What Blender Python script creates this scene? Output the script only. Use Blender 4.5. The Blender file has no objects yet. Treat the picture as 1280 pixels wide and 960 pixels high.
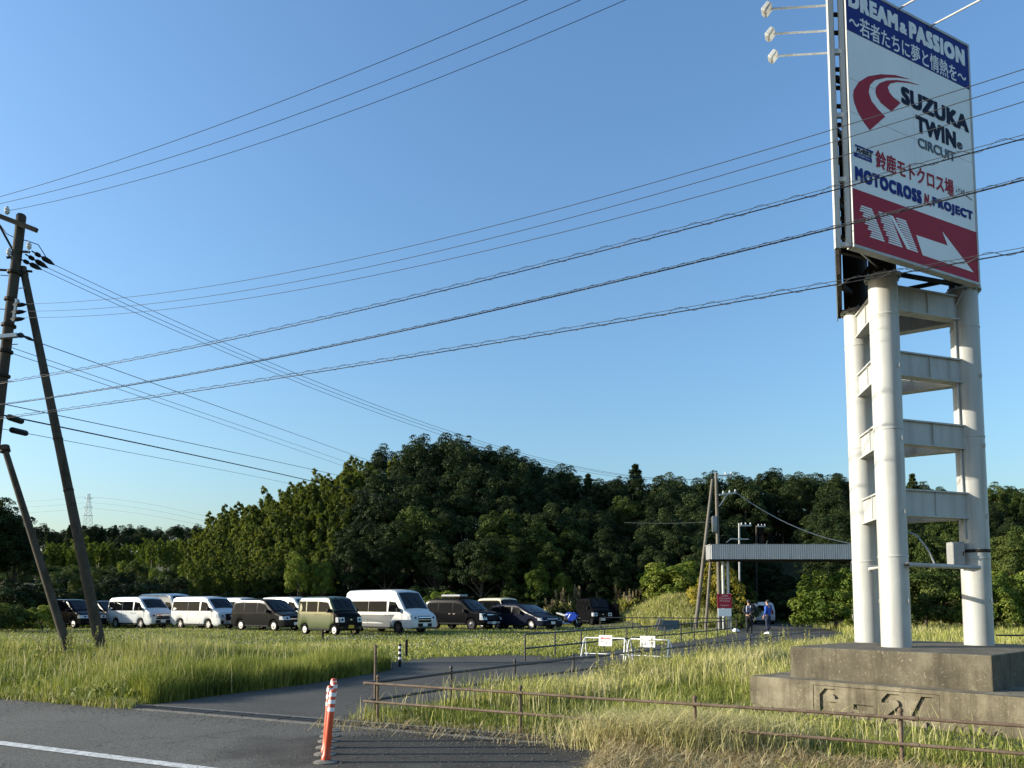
import bpy, bmesh, math, random
import numpy as np
from mathutils import Vector, Matrix

random.seed(7)
RNG = np.random.default_rng(7)
R = math.radians
scene = bpy.context.scene

# ------------------------------------------------------------------ camera
F_PX, PITCH, EYE, PPY = 961.0, R(4.4), 1.55, 681.0
cam_data = bpy.data.cameras.new('camera')
cam = bpy.data.objects.new('camera', cam_data)
scene.collection.objects.link(cam)
cam.location = (0, 0, EYE)
cam.rotation_euler = (R(90) + PITCH, 0, 0)
cam_data.sensor_width = 36
cam_data.lens = F_PX / 1280 * 36
cam_data.shift_y = (PPY - 480) / 1280
cam_data.clip_start = 0.05
cam_data.clip_end = 6000
scene.camera = cam

# ------------------------------------------------------------------ sky, sun, exposure
SUN_EL, SUN_ROT = R(17), R(-91)          # low evening sun from the left
world = bpy.data.worlds.new('World')
scene.world = world
world.use_nodes = True
wn = world.node_tree
sky = wn.nodes.new('ShaderNodeTexSky')
sky.sky_type = 'NISHITA'
sky.sun_disc = False
sky.sun_elevation = SUN_EL
sky.sun_rotation = SUN_ROT
sky.altitude = 0
sky.air_density = 1.5
sky.dust_density = 1.8
sky.ozone_density = 6.0
wn.links.new(sky.outputs[0], wn.nodes['Background'].inputs[0])
wn.nodes['Background'].inputs[1].default_value = 0.15
sun_dir = Vector((math.sin(SUN_ROT) * math.cos(SUN_EL), math.cos(SUN_ROT) * math.cos(SUN_EL), math.sin(SUN_EL)))
sd = bpy.data.lights.new('sun', 'SUN')
sd.energy = 5.0
sd.angle = R(0.5)
sd.color = (1.0, 0.92, 0.77)
so = bpy.data.objects.new('sun', sd)
scene.collection.objects.link(so)
so.rotation_euler = (-sun_dir).to_track_quat('-Z', 'Y').to_euler()
so.location = (-30, 0, 40)
scene.view_settings.view_transform = 'Standard'
scene.view_settings.look = 'None'
scene.view_settings.exposure = 0.84
scene.view_settings.gamma = 1
scene.view_settings.use_curve_mapping = False
scene.cycles.max_bounces = 6
scene.cycles.transparent_max_bounces = 6
scene.cycles.use_denoising = True

# ------------------------------------------------------------------ helpers
def P(px, py, Y):
    """Point of the place seen at a photograph pixel, Y metres ahead."""
    c, s = math.cos(PITCH), math.sin(PITCH)
    up = PPY - py
    ry = c * F_PX - s * up
    k = Y / ry
    return Vector(((px - 640) * k, Y, EYE + (s * F_PX + c * up) * k))

def G(px, py, z=0.0):
    """Where the ray through a pixel meets the level z."""
    a = P(px, py, 1.0)
    k = (z - EYE) / (a.z - EYE)
    return Vector((a.x * k, k, z))

def link(o, parent=None):
    scene.collection.objects.link(o)
    if parent is not None:
        o.parent = parent
    return o

def tag(o, label=None, cat=None, group=None, kind=None):
    if label: o['label'] = label
    if cat: o['category'] = cat
    if group: o['group'] = group
    if kind: o['kind'] = kind
    return o

def empty(name, loc=(0, 0, 0), rz=0.0, label=None, cat=None, group=None):
    o = bpy.data.objects.new(name, None)
    o.empty_display_size = 0.2
    link(o)
    o.location = loc
    o.rotation_euler = (0, 0, rz)
    return tag(o, label, cat, group)

def obj(name, me, mat, parent=None, loc=None):
    if mat is not None and len(me.materials) == 0:
        me.materials.append(mat)
    o = bpy.data.objects.new(name, me)
    link(o, parent)
    if loc is not None: o.location = loc
    return o

def copy_tree(o, parent=None):
    c = o.copy()
    scene.collection.objects.link(c)
    c.parent = parent
    for ch in o.children:
        copy_tree(ch, c)
    return c

def basis(d):
    d = Vector(d).normalized()
    a = Vector((0, 0, 1)) if abs(d.z) < 0.95 else Vector((1, 0, 0))
    u = d.cross(a).normalized()
    return u, u.cross(d).normalized()

class MB:
    """Collects simple shapes into one mesh."""
    def __init__(s): s.v, s.f = [], []
    def add(s, vs, fs):
        n = len(s.v)
        s.v += [tuple(p) for p in vs]
        s.f += [tuple(i + n for i in f) for f in fs]
        return s
    def box(s, c, size, rot=None, taper=1.0):
        hx, hy, hz = size[0] / 2, size[1] / 2, size[2] / 2
        c = Vector(c); vs = []
        for z in (-1, 1):
            t = taper if z > 0 else 1.0
            for x, y in ((-1, -1), (1, -1), (1, 1), (-1, 1)):
                p = Vector((x * hx * t, y * hy * t, z * hz))
                if rot is not None: p = rot @ p
                vs.append(c + p)
        return s.add(vs, [(0, 3, 2, 1), (4, 5, 6, 7), (0, 1, 5, 4), (1, 2, 6, 5), (2, 3, 7, 6), (3, 0, 4, 7)])
    def bar(s, p0, p1, w, h, up=(0, 0, 1)):
        p0, p1 = Vector(p0), Vector(p1)
        d = (p1 - p0).normalized()
        sd_ = d.cross(Vector(up)).normalized()
        u = sd_.cross(d)
        vs = []
        for p in (p0, p1):
            for a, b in ((-1, -1), (1, -1), (1, 1), (-1, 1)):
                vs.append(p + sd_ * (a * w / 2) + u * (b * h / 2))
        return s.add(vs, [(3, 2, 1, 0), (4, 5, 6, 7), (0, 1, 5, 4), (1, 2, 6, 5), (2, 3, 7, 6), (3, 0, 4, 7)])
    def tube(s, pts, r, n=8, cap=True):
        pts = [Vector(p) for p in pts]
        rs = r if isinstance(r, (list, tuple)) else [r] * len(pts)
        vs, fs = [], []
        u0 = None
        for i, p in enumerate(pts):
            d = (pts[min(i + 1, len(pts) - 1)] - pts[max(i - 1, 0)])
            u, w = basis(d)
            if u0 is not None:
                dn = d.normalized()
                u = (u0 - dn * u0.dot(dn)).normalized()
                w = u.cross(dn)
            u0 = u
            for k in range(n):
                a = 2 * math.pi * k / n
                vs.append(p + (u * math.cos(a) + w * math.sin(a)) * rs[i])
        for i in range(len(pts) - 1):
            for k in range(n):
                a, b = i * n + k, i * n + (k + 1) % n
                fs.append((a, b, b + n, a + n))
        if cap:
            fs.append(tuple(range(n - 1, -1, -1)))
            m = (len(pts) - 1) * n
            fs.append(tuple(m + k for k in range(n)))
        return s.add(vs, fs)
    def lathe(s, prof, c=(0, 0, 0), axis=(0, 0, 1), n=16, cap=True):
        """prof: list of (radius, height along axis)"""
        c = Vector(c); d = Vector(axis).normalized(); u, w = basis(d)
        vs, fs = [], []
        for r, h in prof:
            for k in range(n):
                a = 2 * math.pi * k / n
                vs.append(c + d * h + (u * math.cos(a) + w * math.sin(a)) * r)
        for i in range(len(prof) - 1):
            for k in range(n):
                a, b = i * n + k, i * n + (k + 1) % n
                fs.append((a, b, b + n, a + n))
        if cap:
            fs.append(tuple(range(n - 1, -1, -1)))
            m = (len(prof) - 1) * n
            fs.append(tuple(m + k for k in range(n)))
        return s.add(vs, fs)
    def prism(s, poly, fn0, fn1):
        """poly of 2D points, fn0/fn1 map a 2D point to the two 3D faces"""
        n = len(poly)
        vs = [fn0(p) for p in poly] + [fn1(p) for p in poly]
        fs = [tuple(range(n - 1, -1, -1)), tuple(range(n, 2 * n))]
        for i in range(n):
            j = (i + 1) % n
            fs.append((i, j, j + n, i + n))
        return s.add(vs, fs)
    def mesh(s, name='m', smooth=None):
        me = bpy.data.meshes.new(name)
        me.from_pydata(s.v, [], s.f)
        bm = bmesh.new(); bm.from_mesh(me)
        bmesh.ops.recalc_face_normals(bm, faces=bm.faces)
        bm.to_mesh(me); bm.free()
        if smooth is not None:
            me.polygons.foreach_set('use_smooth', [True] * len(me.polygons))
            me.set_sharp_from_angle(angle=R(smooth))
        me.update()
        return me
    def build(s, name, mat, parent=None, smooth=None, loc=None):
        return obj(name, s.mesh(name, smooth), mat, parent, loc)

def bevel(me, w=0.01, seg=1):
    bm = bmesh.new(); bm.from_mesh(me)
    bmesh.ops.bevel(bm, geom=list(bm.edges), offset=w, segments=seg, affect='EDGES', profile=0.5)
    bm.to_mesh(me); bm.free()
    return me

def np_mesh(name, v, f, tint=None):
    """v (N,3), f (M,k) all faces of equal size"""
    me = bpy.data.meshes.new(name)
    k = f.shape[1]
    me.vertices.add(len(v)); me.vertices.foreach_set('co', np.ascontiguousarray(v, dtype=np.float32).ravel())
    me.loops.add(f.size); me.loops.foreach_set('vertex_index', np.ascontiguousarray(f, dtype=np.int32).ravel())
    me.polygons.add(len(f)); me.polygons.foreach_set('loop_start', np.arange(0, f.size, k, dtype=np.int32))
    me.update(calc_edges=True)
    if tint is not None:
        a = me.attributes.new('tint', 'FLOAT', 'FACE')
        a.data.foreach_set('value', np.ascontiguousarray(tint, dtype=np.float32))
    return me

# ------------------------------------------------------------------ materials
def new_mat(name):
    m = bpy.data.materials.new(name); m.use_nodes = True
    nt = m.node_tree
    return m, nt, nt.nodes['Principled BSDF'], nt.nodes['Material Output']

def node(nt, t, **kw):
    n = nt.nodes.new(t)
    for k, v in kw.items(): setattr(n, k, v)
    return n

def ramp(nt, stops):
    r = node(nt, 'ShaderNodeValToRGB')
    el = r.color_ramp.elements
    while len(el) < len(stops): el.new(0.5)
    for e, (p, c) in zip(el, stops):
        e.position = p; e.color = (*c, 1) if len(c) == 3 else c
    return r

def M(name, col, rough=0.6, metal=0.0, var=0.12, scale=6.0, bump=0.0, bscale=60.0, spec=0.5, coat=0.0, col2=None, stain=0.0):
    m, nt, b, out = new_mat(name)
    tc = node(nt, 'ShaderNodeTexCoord')
    no = node(nt, 'ShaderNodeTexNoise'); no.inputs['Scale'].default_value = scale; no.inputs['Detail'].default_value = 6
    no.inputs['Roughness'].default_value = 0.65
    nt.links.new(tc.outputs['Object'], no.inputs['Vector'])
    c1 = tuple(max(0, c * (1 - var)) for c in col)
    c2 = col2 if col2 else tuple(min(1, c * (1 + var)) for c in col)
    r = ramp(nt, [(0.3, c1), (0.7, c2)])
    nt.links.new(no.outputs['Fac'], r.inputs['Fac'])
    last = r.outputs['Color']
    if stain > 0:
        mp = node(nt, 'ShaderNodeMapping'); mp.inputs['Scale'].default_value = (7, 7, 0.7)
        nt.links.new(tc.outputs['Object'], mp.inputs['Vector'])
        n2 = node(nt, 'ShaderNodeTexNoise'); n2.inputs['Scale'].default_value = 1.0; n2.inputs['Detail'].default_value = 8
        nt.links.new(mp.outputs['Vector'], n2.inputs['Vector'])
        r2 = ramp(nt, [(0.48, (1, 1, 1)), (0.75, (1 - stain * .85, 1 - stain, 1 - stain * 1.15))])
        nt.links.new(n2.outputs['Fac'], r2.inputs['Fac'])
        mx = node(nt, 'ShaderNodeMix', data_type='RGBA', blend_type='MULTIPLY'); mx.inputs['Factor'].default_value = 1
        nt.links.new(last, mx.inputs['A']); nt.links.new(r2.outputs['Color'], mx.inputs['B'])
        last = mx.outputs['Result']
    nt.links.new(last, b.inputs['Base Color'])
    b.inputs['Roughness'].default_value = rough
    b.inputs['Metallic'].default_value = metal
    b.inputs['Specular IOR Level'].default_value = spec
    b.inputs['Coat Weight'].default_value = coat
    b.inputs['Coat Roughness'].default_value = 0.04
    if bump > 0:
        nb = node(nt, 'ShaderNodeTexNoise'); nb.inputs['Scale'].default_value = bscale; nb.inputs['Detail'].default_value = 4
        nt.links.new(tc.outputs['Object'], nb.inputs['Vector'])
        bp = node(nt, 'ShaderNodeBump'); bp.inputs['Strength'].default_value = bump; bp.inputs['Distance'].default_value = 0.02
        nt.links.new(nb.outputs['Fac'], bp.inputs['Height'])
        nt.links.new(bp.outputs['Normal'], b.inputs['Normal'])
    return m

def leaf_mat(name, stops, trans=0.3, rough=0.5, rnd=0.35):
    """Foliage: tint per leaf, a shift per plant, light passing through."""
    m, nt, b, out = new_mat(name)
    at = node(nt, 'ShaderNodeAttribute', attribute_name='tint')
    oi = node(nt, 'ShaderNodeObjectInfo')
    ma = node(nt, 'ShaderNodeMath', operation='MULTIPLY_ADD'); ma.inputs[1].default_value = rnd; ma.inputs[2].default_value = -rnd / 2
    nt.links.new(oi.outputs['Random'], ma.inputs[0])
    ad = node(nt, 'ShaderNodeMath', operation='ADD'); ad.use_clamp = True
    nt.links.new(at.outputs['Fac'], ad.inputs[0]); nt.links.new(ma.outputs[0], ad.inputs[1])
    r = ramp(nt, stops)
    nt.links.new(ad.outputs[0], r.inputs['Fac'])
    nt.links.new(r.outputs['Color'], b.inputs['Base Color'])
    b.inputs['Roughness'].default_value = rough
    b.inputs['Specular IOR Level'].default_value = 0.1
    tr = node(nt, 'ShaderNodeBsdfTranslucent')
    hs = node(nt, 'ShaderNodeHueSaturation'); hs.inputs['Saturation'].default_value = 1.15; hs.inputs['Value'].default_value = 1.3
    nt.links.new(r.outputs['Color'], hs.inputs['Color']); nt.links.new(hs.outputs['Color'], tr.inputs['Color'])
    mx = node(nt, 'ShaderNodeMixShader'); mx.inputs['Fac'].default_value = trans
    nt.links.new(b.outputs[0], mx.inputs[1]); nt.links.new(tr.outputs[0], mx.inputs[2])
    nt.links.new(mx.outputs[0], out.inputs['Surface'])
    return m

MAT = {}
MAT['white_paint'] = M('white_paint', (0.405, 0.41, 0.385), 0.5, var=0.06, scale=3, bump=0.05, bscale=40, stain=0.34)
MAT['white_line'] = M('white_line', (0.60, 0.60, 0.57), 0.8, var=0.62, scale=14, col2=(0.70, 0.70, 0.66))
MAT['dark_steel'] = M('dark_steel', (0.030, 0.024, 0.018), 0.7, spec=0.2, var=0.4, scale=5, stain=0.4)
MAT['rust_pipe'] = M('rust_pipe', (0.12, 0.078, 0.052), 0.7, metal=0.0, spec=0.2, var=0.35, scale=9, bump=0.2, col2=(0.18, 0.135, 0.095))
MAT['dark_pipe'] = M('dark_pipe', (0.022, 0.022, 0.024), 0.5, var=0.4, scale=9)
MAT['galv'] = M('galv', (0.42, 0.43, 0.42), 0.45, metal=0.6, var=0.15, scale=12)
MAT['grey_metal'] = M('grey_metal', (0.27, 0.275, 0.27), 0.5, metal=0.2, var=0.12, scale=4, stain=0.15)
MAT['pole_wood'] = M('pole_wood', (0.062, 0.053, 0.040), 0.9, spec=0.15, var=0.3, scale=4, bump=0.3, bscale=30, stain=0.35)
MAT['pole_conc'] = M('pole_conc', (0.14, 0.125, 0.10), 0.85, var=0.12, scale=5, bump=0.1, stain=0.25)
MAT['black_rubber'] = M('black_rubber', (0.008, 0.008, 0.0085), 0.8, var=0.2, spec=0.08)
MAT['wire'] = M('wire', (0.02, 0.022, 0.025), 0.6, spec=0.15, var=0.1)
MAT['wire_grey'] = M('wire_grey', (0.05, 0.055, 0.06), 0.55, spec=0.2, var=0.1)
MAT['porcelain'] = M('porcelain', (0.6, 0.6, 0.58), 0.25, var=0.05)
MAT['orange'] = M('orange', (0.56, 0.058, 0.012), 0.42, var=0.1, scale=12, stain=0.2)
MAT['reflector'] = M('reflector', (0.72, 0.73, 0.72), 0.35, var=0.06)
MAT['sign_white'] = M('sign_white', (0.80, 0.82, 0.80), 0.6, spec=0.2, var=0.05, scale=1.5)
MAT['sign_blue'] = M('sign_blue', (0.012, 0.03, 0.19), 0.65, spec=0.15, var=0.05)
MAT['sign_red'] = M('sign_red', (0.36, 0.03, 0.05), 0.65, spec=0.15, var=0.08, scale=2)
MAT['sign_navy'] = M('sign_navy', (0.008, 0.012, 0.035), 0.65, spec=0.15, var=0.05)
MAT['sign_grey'] = M('sign_grey', (0.09, 0.13, 0.16), 0.65, spec=0.15, var=0.05)
MAT['bright_red'] = M('bright_red', (0.55, 0.03, 0.02), 0.4, var=0.05)
MAT['clean_white'] = M('clean_white', (0.74, 0.74, 0.71), 0.5, var=0.04)
MAT['lamp_lens'] = M('lamp_lens', (0.35, 0.34, 0.30), 0.2, var=0.1)
MAT['glass'] = M('glass', (0.004, 0.0045, 0.005), 0.05, var=0.1, spec=0.035)
MAT['glass_front'] = M('glass_front', (0.012, 0.014, 0.017), 0.05, var=0.1, spec=0.22)
MAT['chrome'] = M('chrome', (0.6, 0.6, 0.6), 0.2, metal=1.0, var=0.03)
MAT['headlamp'] = M('headlamp', (0.40, 0.42, 0.44), 0.15, metal=0.0, var=0.5, scale=25, coat=1)
MAT['amber'] = M('amber', (0.5, 0.16, 0.02), 0.2, var=0.1)
MAT['tail_red'] = M('tail_red', (0.35, 0.01, 0.01), 0.2, var=0.1)
MAT['rim_silver'] = M('rim_silver', (0.5, 0.5, 0.5), 0.3, metal=0.7, var=0.05)
MAT['rim_dark'] = M('rim_dark', (0.06, 0.06, 0.065), 0.3, metal=0.6, var=0.05)
MAT['plate_white'] = M('plate_white', (0.7, 0.7, 0.68), 0.4, var=0.03)
MAT['plate_yellow'] = M('plate_yellow', (0.6, 0.36, 0.02), 0.4, var=0.03)
MAT['black_plastic'] = M('black_plastic', (0.012, 0.012, 0.0125), 0.6, var=0.15, spec=0.12)
def paint(name, col, rough=0.28):
    d = max(col) < 0.06
    MAT[name] = M(name, col, 0.2 if d else rough, var=0.03, scale=2, coat=0.0 if d else 0.5, spec=0.035 if d else 0.4)
paint('paint_white', (0.53, 0.53, 0.51)); paint('paint_pearl', (0.47, 0.48, 0.48)); paint('paint_black', (0.006, 0.006, 0.007))
paint('paint_grey', (0.017, 0.0165, 0.016)); paint('paint_green', (0.062, 0.080, 0.032)); paint('paint_navy', (0.010, 0.012, 0.022))
paint('paint_cream', (0.62, 0.54, 0.34)); paint('paint_silver', (0.30, 0.32, 0.34)); paint('paint_slate', (0.10, 0.112, 0.118)); paint('paint_blue', (0.015, 0.05, 0.33))
MAT['soil'] = M('soil', (0.055, 0.048, 0.022), 0.95, var=0.5, scale=1.2, bump=0.5, bscale=25, col2=(0.05, 0.062, 0.018))
MAT['bark'] = M('bark', (0.08, 0.06, 0.045), 0.9, var=0.3, scale=5, bump=0.4)
MAT['culm'] = M('culm', (0.16, 0.17, 0.06), 0.6, var=0.3, scale=3)

def concrete_mat(name, kk):
    m, nt, b, out = new_mat(name)
    tc = node(nt, 'ShaderNodeTexCoord')
    def noise(s, d=8, sc=(1, 1, 1), ro=0.65):
        mp = node(nt, 'ShaderNodeMapping'); mp.inputs['Scale'].default_value = sc
        nt.links.new(tc.outputs['Object'], mp.inputs['Vector'])
        n = node(nt, 'ShaderNodeTexNoise'); n.inputs['Scale'].default_value = s; n.inputs['Detail'].default_value = d; n.inputs['Roughness'].default_value = ro
        nt.links.new(mp.outputs['Vector'], n.inputs['Vector'])
        return n.outputs['Fac']
    tn = lambda c: tuple(v * kk for v in c)
    r = ramp(nt, [(0.28, tn((0.085, 0.070, 0.043))), (0.5, tn((0.16, 0.138, 0.09))), (0.70, tn((0.25, 0.22, 0.15)))])
    nt.links.new(noise(2.4), r.inputs['Fac'])
    r2 = ramp(nt, [(0.42, (1, 1, 1)), (0.62, (0.55, 0.53, 0.5))])        # streaks of grime
    nt.links.new(noise(1.0, 8, (6, 6, 0.6)), r2.inputs['Fac'])
    mx = node(nt, 'ShaderNodeMix', data_type='RGBA', blend_type='MULTIPLY'); mx.inputs['Factor'].default_value = 1
    nt.links.new(r.outputs['Color'], mx.inputs['A']); nt.links.new(r2.outputs['Color'], mx.inputs['B'])
    r3 = ramp(nt, [(0.585, (0, 0, 0)), (0.66, (0.7, 0.7, 0.7))])           # pale lichen specks
    pm = ramp(nt, [(0.42, (0.35, 0.35, 0.35)), (0.62, (1, 1, 1))]); nt.links.new(noise(1.7, 4), pm.inputs['Fac'])
    pk = node(nt, 'ShaderNodeMix', data_type='RGBA', blend_type='MULTIPLY'); pk.inputs['Factor'].default_value = 1
    nt.links.new(noise(26, 7), r3.inputs['Fac'])
    nt.links.new(r3.outputs['Color'], pk.inputs['A']); nt.links.new(pm.outputs['Color'], pk.inputs['B'])
    mx2 = node(nt, 'ShaderNodeMix', data_type='RGBA'); mx2.inputs['B'].default_value = (0.33, 0.29, 0.2, 1)
    nt.links.new(pk.outputs['Result'], mx2.inputs['Factor']); nt.links.new(mx.outputs['Result'], mx2.inputs['A'])
    nt.links.new(mx2.outputs['Result'], b.inputs['Base Color'])
    b.inputs['Roughness'].default_value = 0.92
    bp = node(nt, 'ShaderNodeBump'); bp.inputs['Strength'].default_value = 0.5; bp.inputs['Distance'].default_value = 0.02
    nt.links.new(noise(45, 5), bp.inputs['Height']); nt.links.new(bp.outputs['Normal'], b.inputs['Normal'])
    return m
MAT['concrete'] = concrete_mat('weathered_concrete', 1.0)
MAT['concrete_dark'] = concrete_mat('dark_weathered_concrete', 0.62)

def asphalt_mat(name, base, stain_at=None):
    m, nt, b, out = new_mat(name)
    tc = node(nt, 'ShaderNodeTexCoord')
    n1 = node(nt, 'ShaderNodeTexNoise'); n1.inputs['Scale'].default_value = 0.5; n1.inputs['Detail'].default_value = 8
    n2 = node(nt, 'ShaderNodeTexNoise'); n2.inputs['Scale'].default_value = 70; n2.inputs['Detail'].default_value = 3
    nt.links.new(tc.outputs['Object'], n1.inputs['Vector']); nt.links.new(tc.outputs['Object'], n2.inputs['Vector'])
    r = ramp(nt, [(0.3, tuple(c * 0.8 for c in base)), (0.7, tuple(c * 1.2 for c in base))])
    nt.links.new(n1.outputs['Fac'], r.inputs['Fac'])
    r2 = ramp(nt, [(0.32, (0.45, 0.45, 0.45)), (0.55, (1, 1, 1)), (0.72, (1.9, 1.85, 1.75))])
    nt.links.new(n2.outputs['Fac'], r2.inputs['Fac'])
    mx = node(nt, 'ShaderNodeMix', data_type='RGBA', blend_type='MULTIPLY'); mx.inputs['Factor'].default_value = 1
    nt.links.new(r.outputs['Color'], mx.inputs['A']); nt.links.new(r2.outputs['Color'], mx.inputs['B'])
    vo = node(nt, 'ShaderNodeTexVoronoi', feature='DISTANCE_TO_EDGE'); vo.inputs['Scale'].default_value = 0.42
    dn = node(nt, 'ShaderNodeTexNoise'); dn.inputs['Scale'].default_value = 2.2; dn.inputs['Detail'].default_value = 6
    nt.links.new(tc.outputs['Object'], dn.inputs['Vector'])
    mxv = node(nt, 'ShaderNodeMix', data_type='RGBA', blend_type='LINEAR_LIGHT'); mxv.inputs['Factor'].default_value = 0.35
    nt.links.new(tc.outputs['Object'], mxv.inputs['A']); nt.links.new(dn.outputs['Color'], mxv.inputs['B'])
    nt.links.new(mxv.outputs['Result'], vo.inputs['Vector'])
    rc = ramp(nt, [(0.0, (0.35, 0.35, 0.35)), (0.006, (1, 1, 1))])
    nt.links.new(vo.outputs['Distance'], rc.inputs['Fac'])
    mc_ = node(nt, 'ShaderNodeMix', data_type='RGBA', blend_type='MULTIPLY'); mc_.inputs['Factor'].default_value = 0.8
    nt.links.new(mx.outputs['Result'], mc_.inputs['A']); nt.links.new(rc.outputs['Color'], mc_.inputs['B'])
    last = mc_.outputs['Result']
    if stain_at:                                   # an old patch of tar with its own outline
        (sx, sy, lx, ly) = stain_at
        mp = node(nt, 'ShaderNodeMapping'); mp.vector_type = 'TEXTURE'
        mp.inputs['Location'].default_value = (sx, sy, 0); mp.inputs['Scale'].default_value = (lx, ly, 1)
        nt.links.new(tc.outputs['Object'], mp.inputs['Vector'])
        ln = node(nt, 'ShaderNodeVectorMath', operation='LENGTH'); nt.links.new(mp.outputs['Vector'], ln.inputs[0])
        n3 = node(nt, 'ShaderNodeTexNoise'); n3.inputs['Scale'].default_value = 1.6; n3.inputs['Detail'].default_value = 6
        nt.links.new(tc.outputs['Object'], n3.inputs['Vector'])
        ad = node(nt, 'ShaderNodeMath', operation='ADD'); nt.links.new(ln.outputs['Value'], ad.inputs[0]); nt.links.new(n3.outputs['Fac'], ad.inputs[1])
        r3 = ramp(nt, [(0.0, (0.42, 0.41, 0.40)), (1.0, (1, 1, 1))])
        mr = node(nt, 'ShaderNodeMapRange'); mr.inputs['From Min'].default_value = 1.15; mr.inputs['From Max'].default_value = 1.6
        nt.links.new(ad.outputs[0], mr.inputs['Value']); nt.links.new(mr.outputs['Result'], r3.inputs['Fac'])
        m2 = node(nt, 'ShaderNodeMix', data_type='RGBA', blend_type='MULTIPLY'); m2.inputs['Factor'].default_value = 1
        nt.links.new(last, m2.inputs['A']); nt.links.new(r3.outputs['Color'], m2.inputs['B'])
        last = m2.outputs['Result']
    nt.links.new(last, b.inputs['Base Color'])
    b.inputs['Roughness'].default_value = 0.9
    b.inputs['Specular IOR Level'].default_value = 0.25
    bp = node(nt, 'ShaderNodeBump'); bp.inputs['Strength'].default_value = 0.35; bp.inputs['Distance'].default_value = 0.01
    nt.links.new(n2.outputs['Fac'], bp.inputs['Height']); nt.links.new(bp.outputs['Normal'], b.inputs['Normal'])
    return m
MAT['asphalt'] = asphalt_mat('asphalt', (0.103, 0.099, 0.085), (-0.6, 8.3, 2.6, 1.25))
MAT['asphalt_lane'] = asphalt_mat('asphalt_lane', (0.066, 0.064, 0.057))
MAT['gutter'] = M('gutter', (0.15, 0.145, 0.125), 0.9, var=0.35, scale=14, bump=0.5, stain=0.3)
MAT['grate'] = M('grate', (0.09, 0.085, 0.08), 0.6, metal=0.4, var=0.3, scale=20)

GR = [(0.0, (0.05, 0.07, 0.018)), (0.3, (0.155, 0.185, 0.038)), (0.6, (0.34, 0.34, 0.085)), (0.82, (0.46, 0.42, 0.19)), (1.0, (0.54, 0.46, 0.28))]
MAT['grass'] = leaf_mat('grass', GR, 0.22, 0.6, 0.0)
MAT['straw'] = leaf_mat('straw', [(0, (0.14, 0.10, 0.04)), (0.5, (0.40, 0.31, 0.15)), (1, (0.58, 0.50, 0.30))], 0.2, 0.7, 0.0)
MAT['galv_clad'] = M('galv_clad', (0.42, 0.42, 0.415), .55, var=.08, scale=1.5, stain=.15)
MAT['clover'] = M('clover', (0.6, 0.6, 0.52), 0.7)
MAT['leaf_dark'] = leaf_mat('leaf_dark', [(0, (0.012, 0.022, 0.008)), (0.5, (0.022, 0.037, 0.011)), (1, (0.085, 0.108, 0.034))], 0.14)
MAT['leaf_mid'] = leaf_mat('leaf_mid', [(0, (0.018, 0.034, 0.008)), (0.5, (0.058, 0.086, 0.02)), (1, (0.14, 0.165, 0.042))], 0.25)
MAT['leaf_bright'] = leaf_mat('leaf_bright', [(0, (0.05, 0.085, 0.015)), (0.5, (0.13, 0.18, 0.03)), (1, (0.27, 0.28, 0.06))], 0.3)
MAT['leaf_bamboo'] = leaf_mat('leaf_bamboo', [(0, (0.035, 0.052, 0.010)), (0.5, (0.115, 0.14, 0.026)), (1, (0.24, 0.26, 0.062))], 0.3)
MAT['leaf_conifer'] = leaf_mat('leaf_conifer', [(0, (0.014, 0.026, 0.010)), (0.5, (0.035, 0.056, 0.018)), (1, (0.08, 0.095, 0.03))], 0.1)
MAT['plume'] = leaf_mat('plume', [(0, (0.16, 0.13, 0.07)), (1, (0.36, 0.31, 0.2))], 0.3)
# ------------------------------------------------------------------ terrain and roads
def sm(t):
    t = np.clip(t, 0, 1); return t * t * (3 - 2 * t)

def H(x, y):
    x = np.asarray(x, float); y = np.asarray(y, float)
    hill = 8.5 * sm((y - 59) / 30) * sm((x + 34) / 16) * (1 - 0.75 * np.exp(-((x - 18.5) / 4.5) ** 2) * (1 - sm((y - 78) / 20)))
    far = 5.2 * sm((y - 66) / 34) + 7.0 * sm((y - 125) / 70)
    bank = 1.9 * np.exp(-((x - 11.6) / 3.0) ** 2 - ((y - 55.0) / 4.0) ** 2)
    left = 0.25 * np.exp(-((x + 11) / 5.0) ** 2 - ((y - 20.5) / 2.6) ** 2)
    return np.maximum(hill, far) + bank + left

xs = np.unique(np.concatenate([np.linspace(-1500, -120, 14), np.linspace(-120, 120, 97), np.linspace(120, 1500, 14)]))
ys = np.unique(np.concatenate([np.linspace(-300, -20, 6), np.linspace(-20, 130, 76), np.linspace(130, 260, 27), np.linspace(260, 2600, 12)]))
gx, gy = np.meshgrid(xs, ys)
gv = np.stack([gx, gy, H(gx, gy)], -1).reshape(-1, 3)
nx = len(xs)
ii, jj = np.meshgrid(np.arange(nx - 1), np.arange(len(ys) - 1))
q = (jj * nx + ii).ravel()
gf = np.stack([q, q + 1, q + nx + 1, q + nx], 1)
ground = obj('ground', np_mesh('ground', gv, gf), MAT['soil'])
tag(ground, kind='structure')

def EDGE(x): return 8.825 - 0.47 * x          # far edge of the main road
def sheet(name, pts, z, mat, kind='structure', thick=0.0):
    mb = MB()
    mb.add([(x, y, z) for x, y in pts], [tuple(range(len(pts)))])
    o = mb.build(name, mat)
    if kind: tag(o, kind=kind)
    return o
sheet('main_road', [(-150, EDGE(-150)), (-150, -60 + 70), (-60, -40), (60, -60), (60, EDGE(60))], 0.006, MAT['asphalt'])

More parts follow.
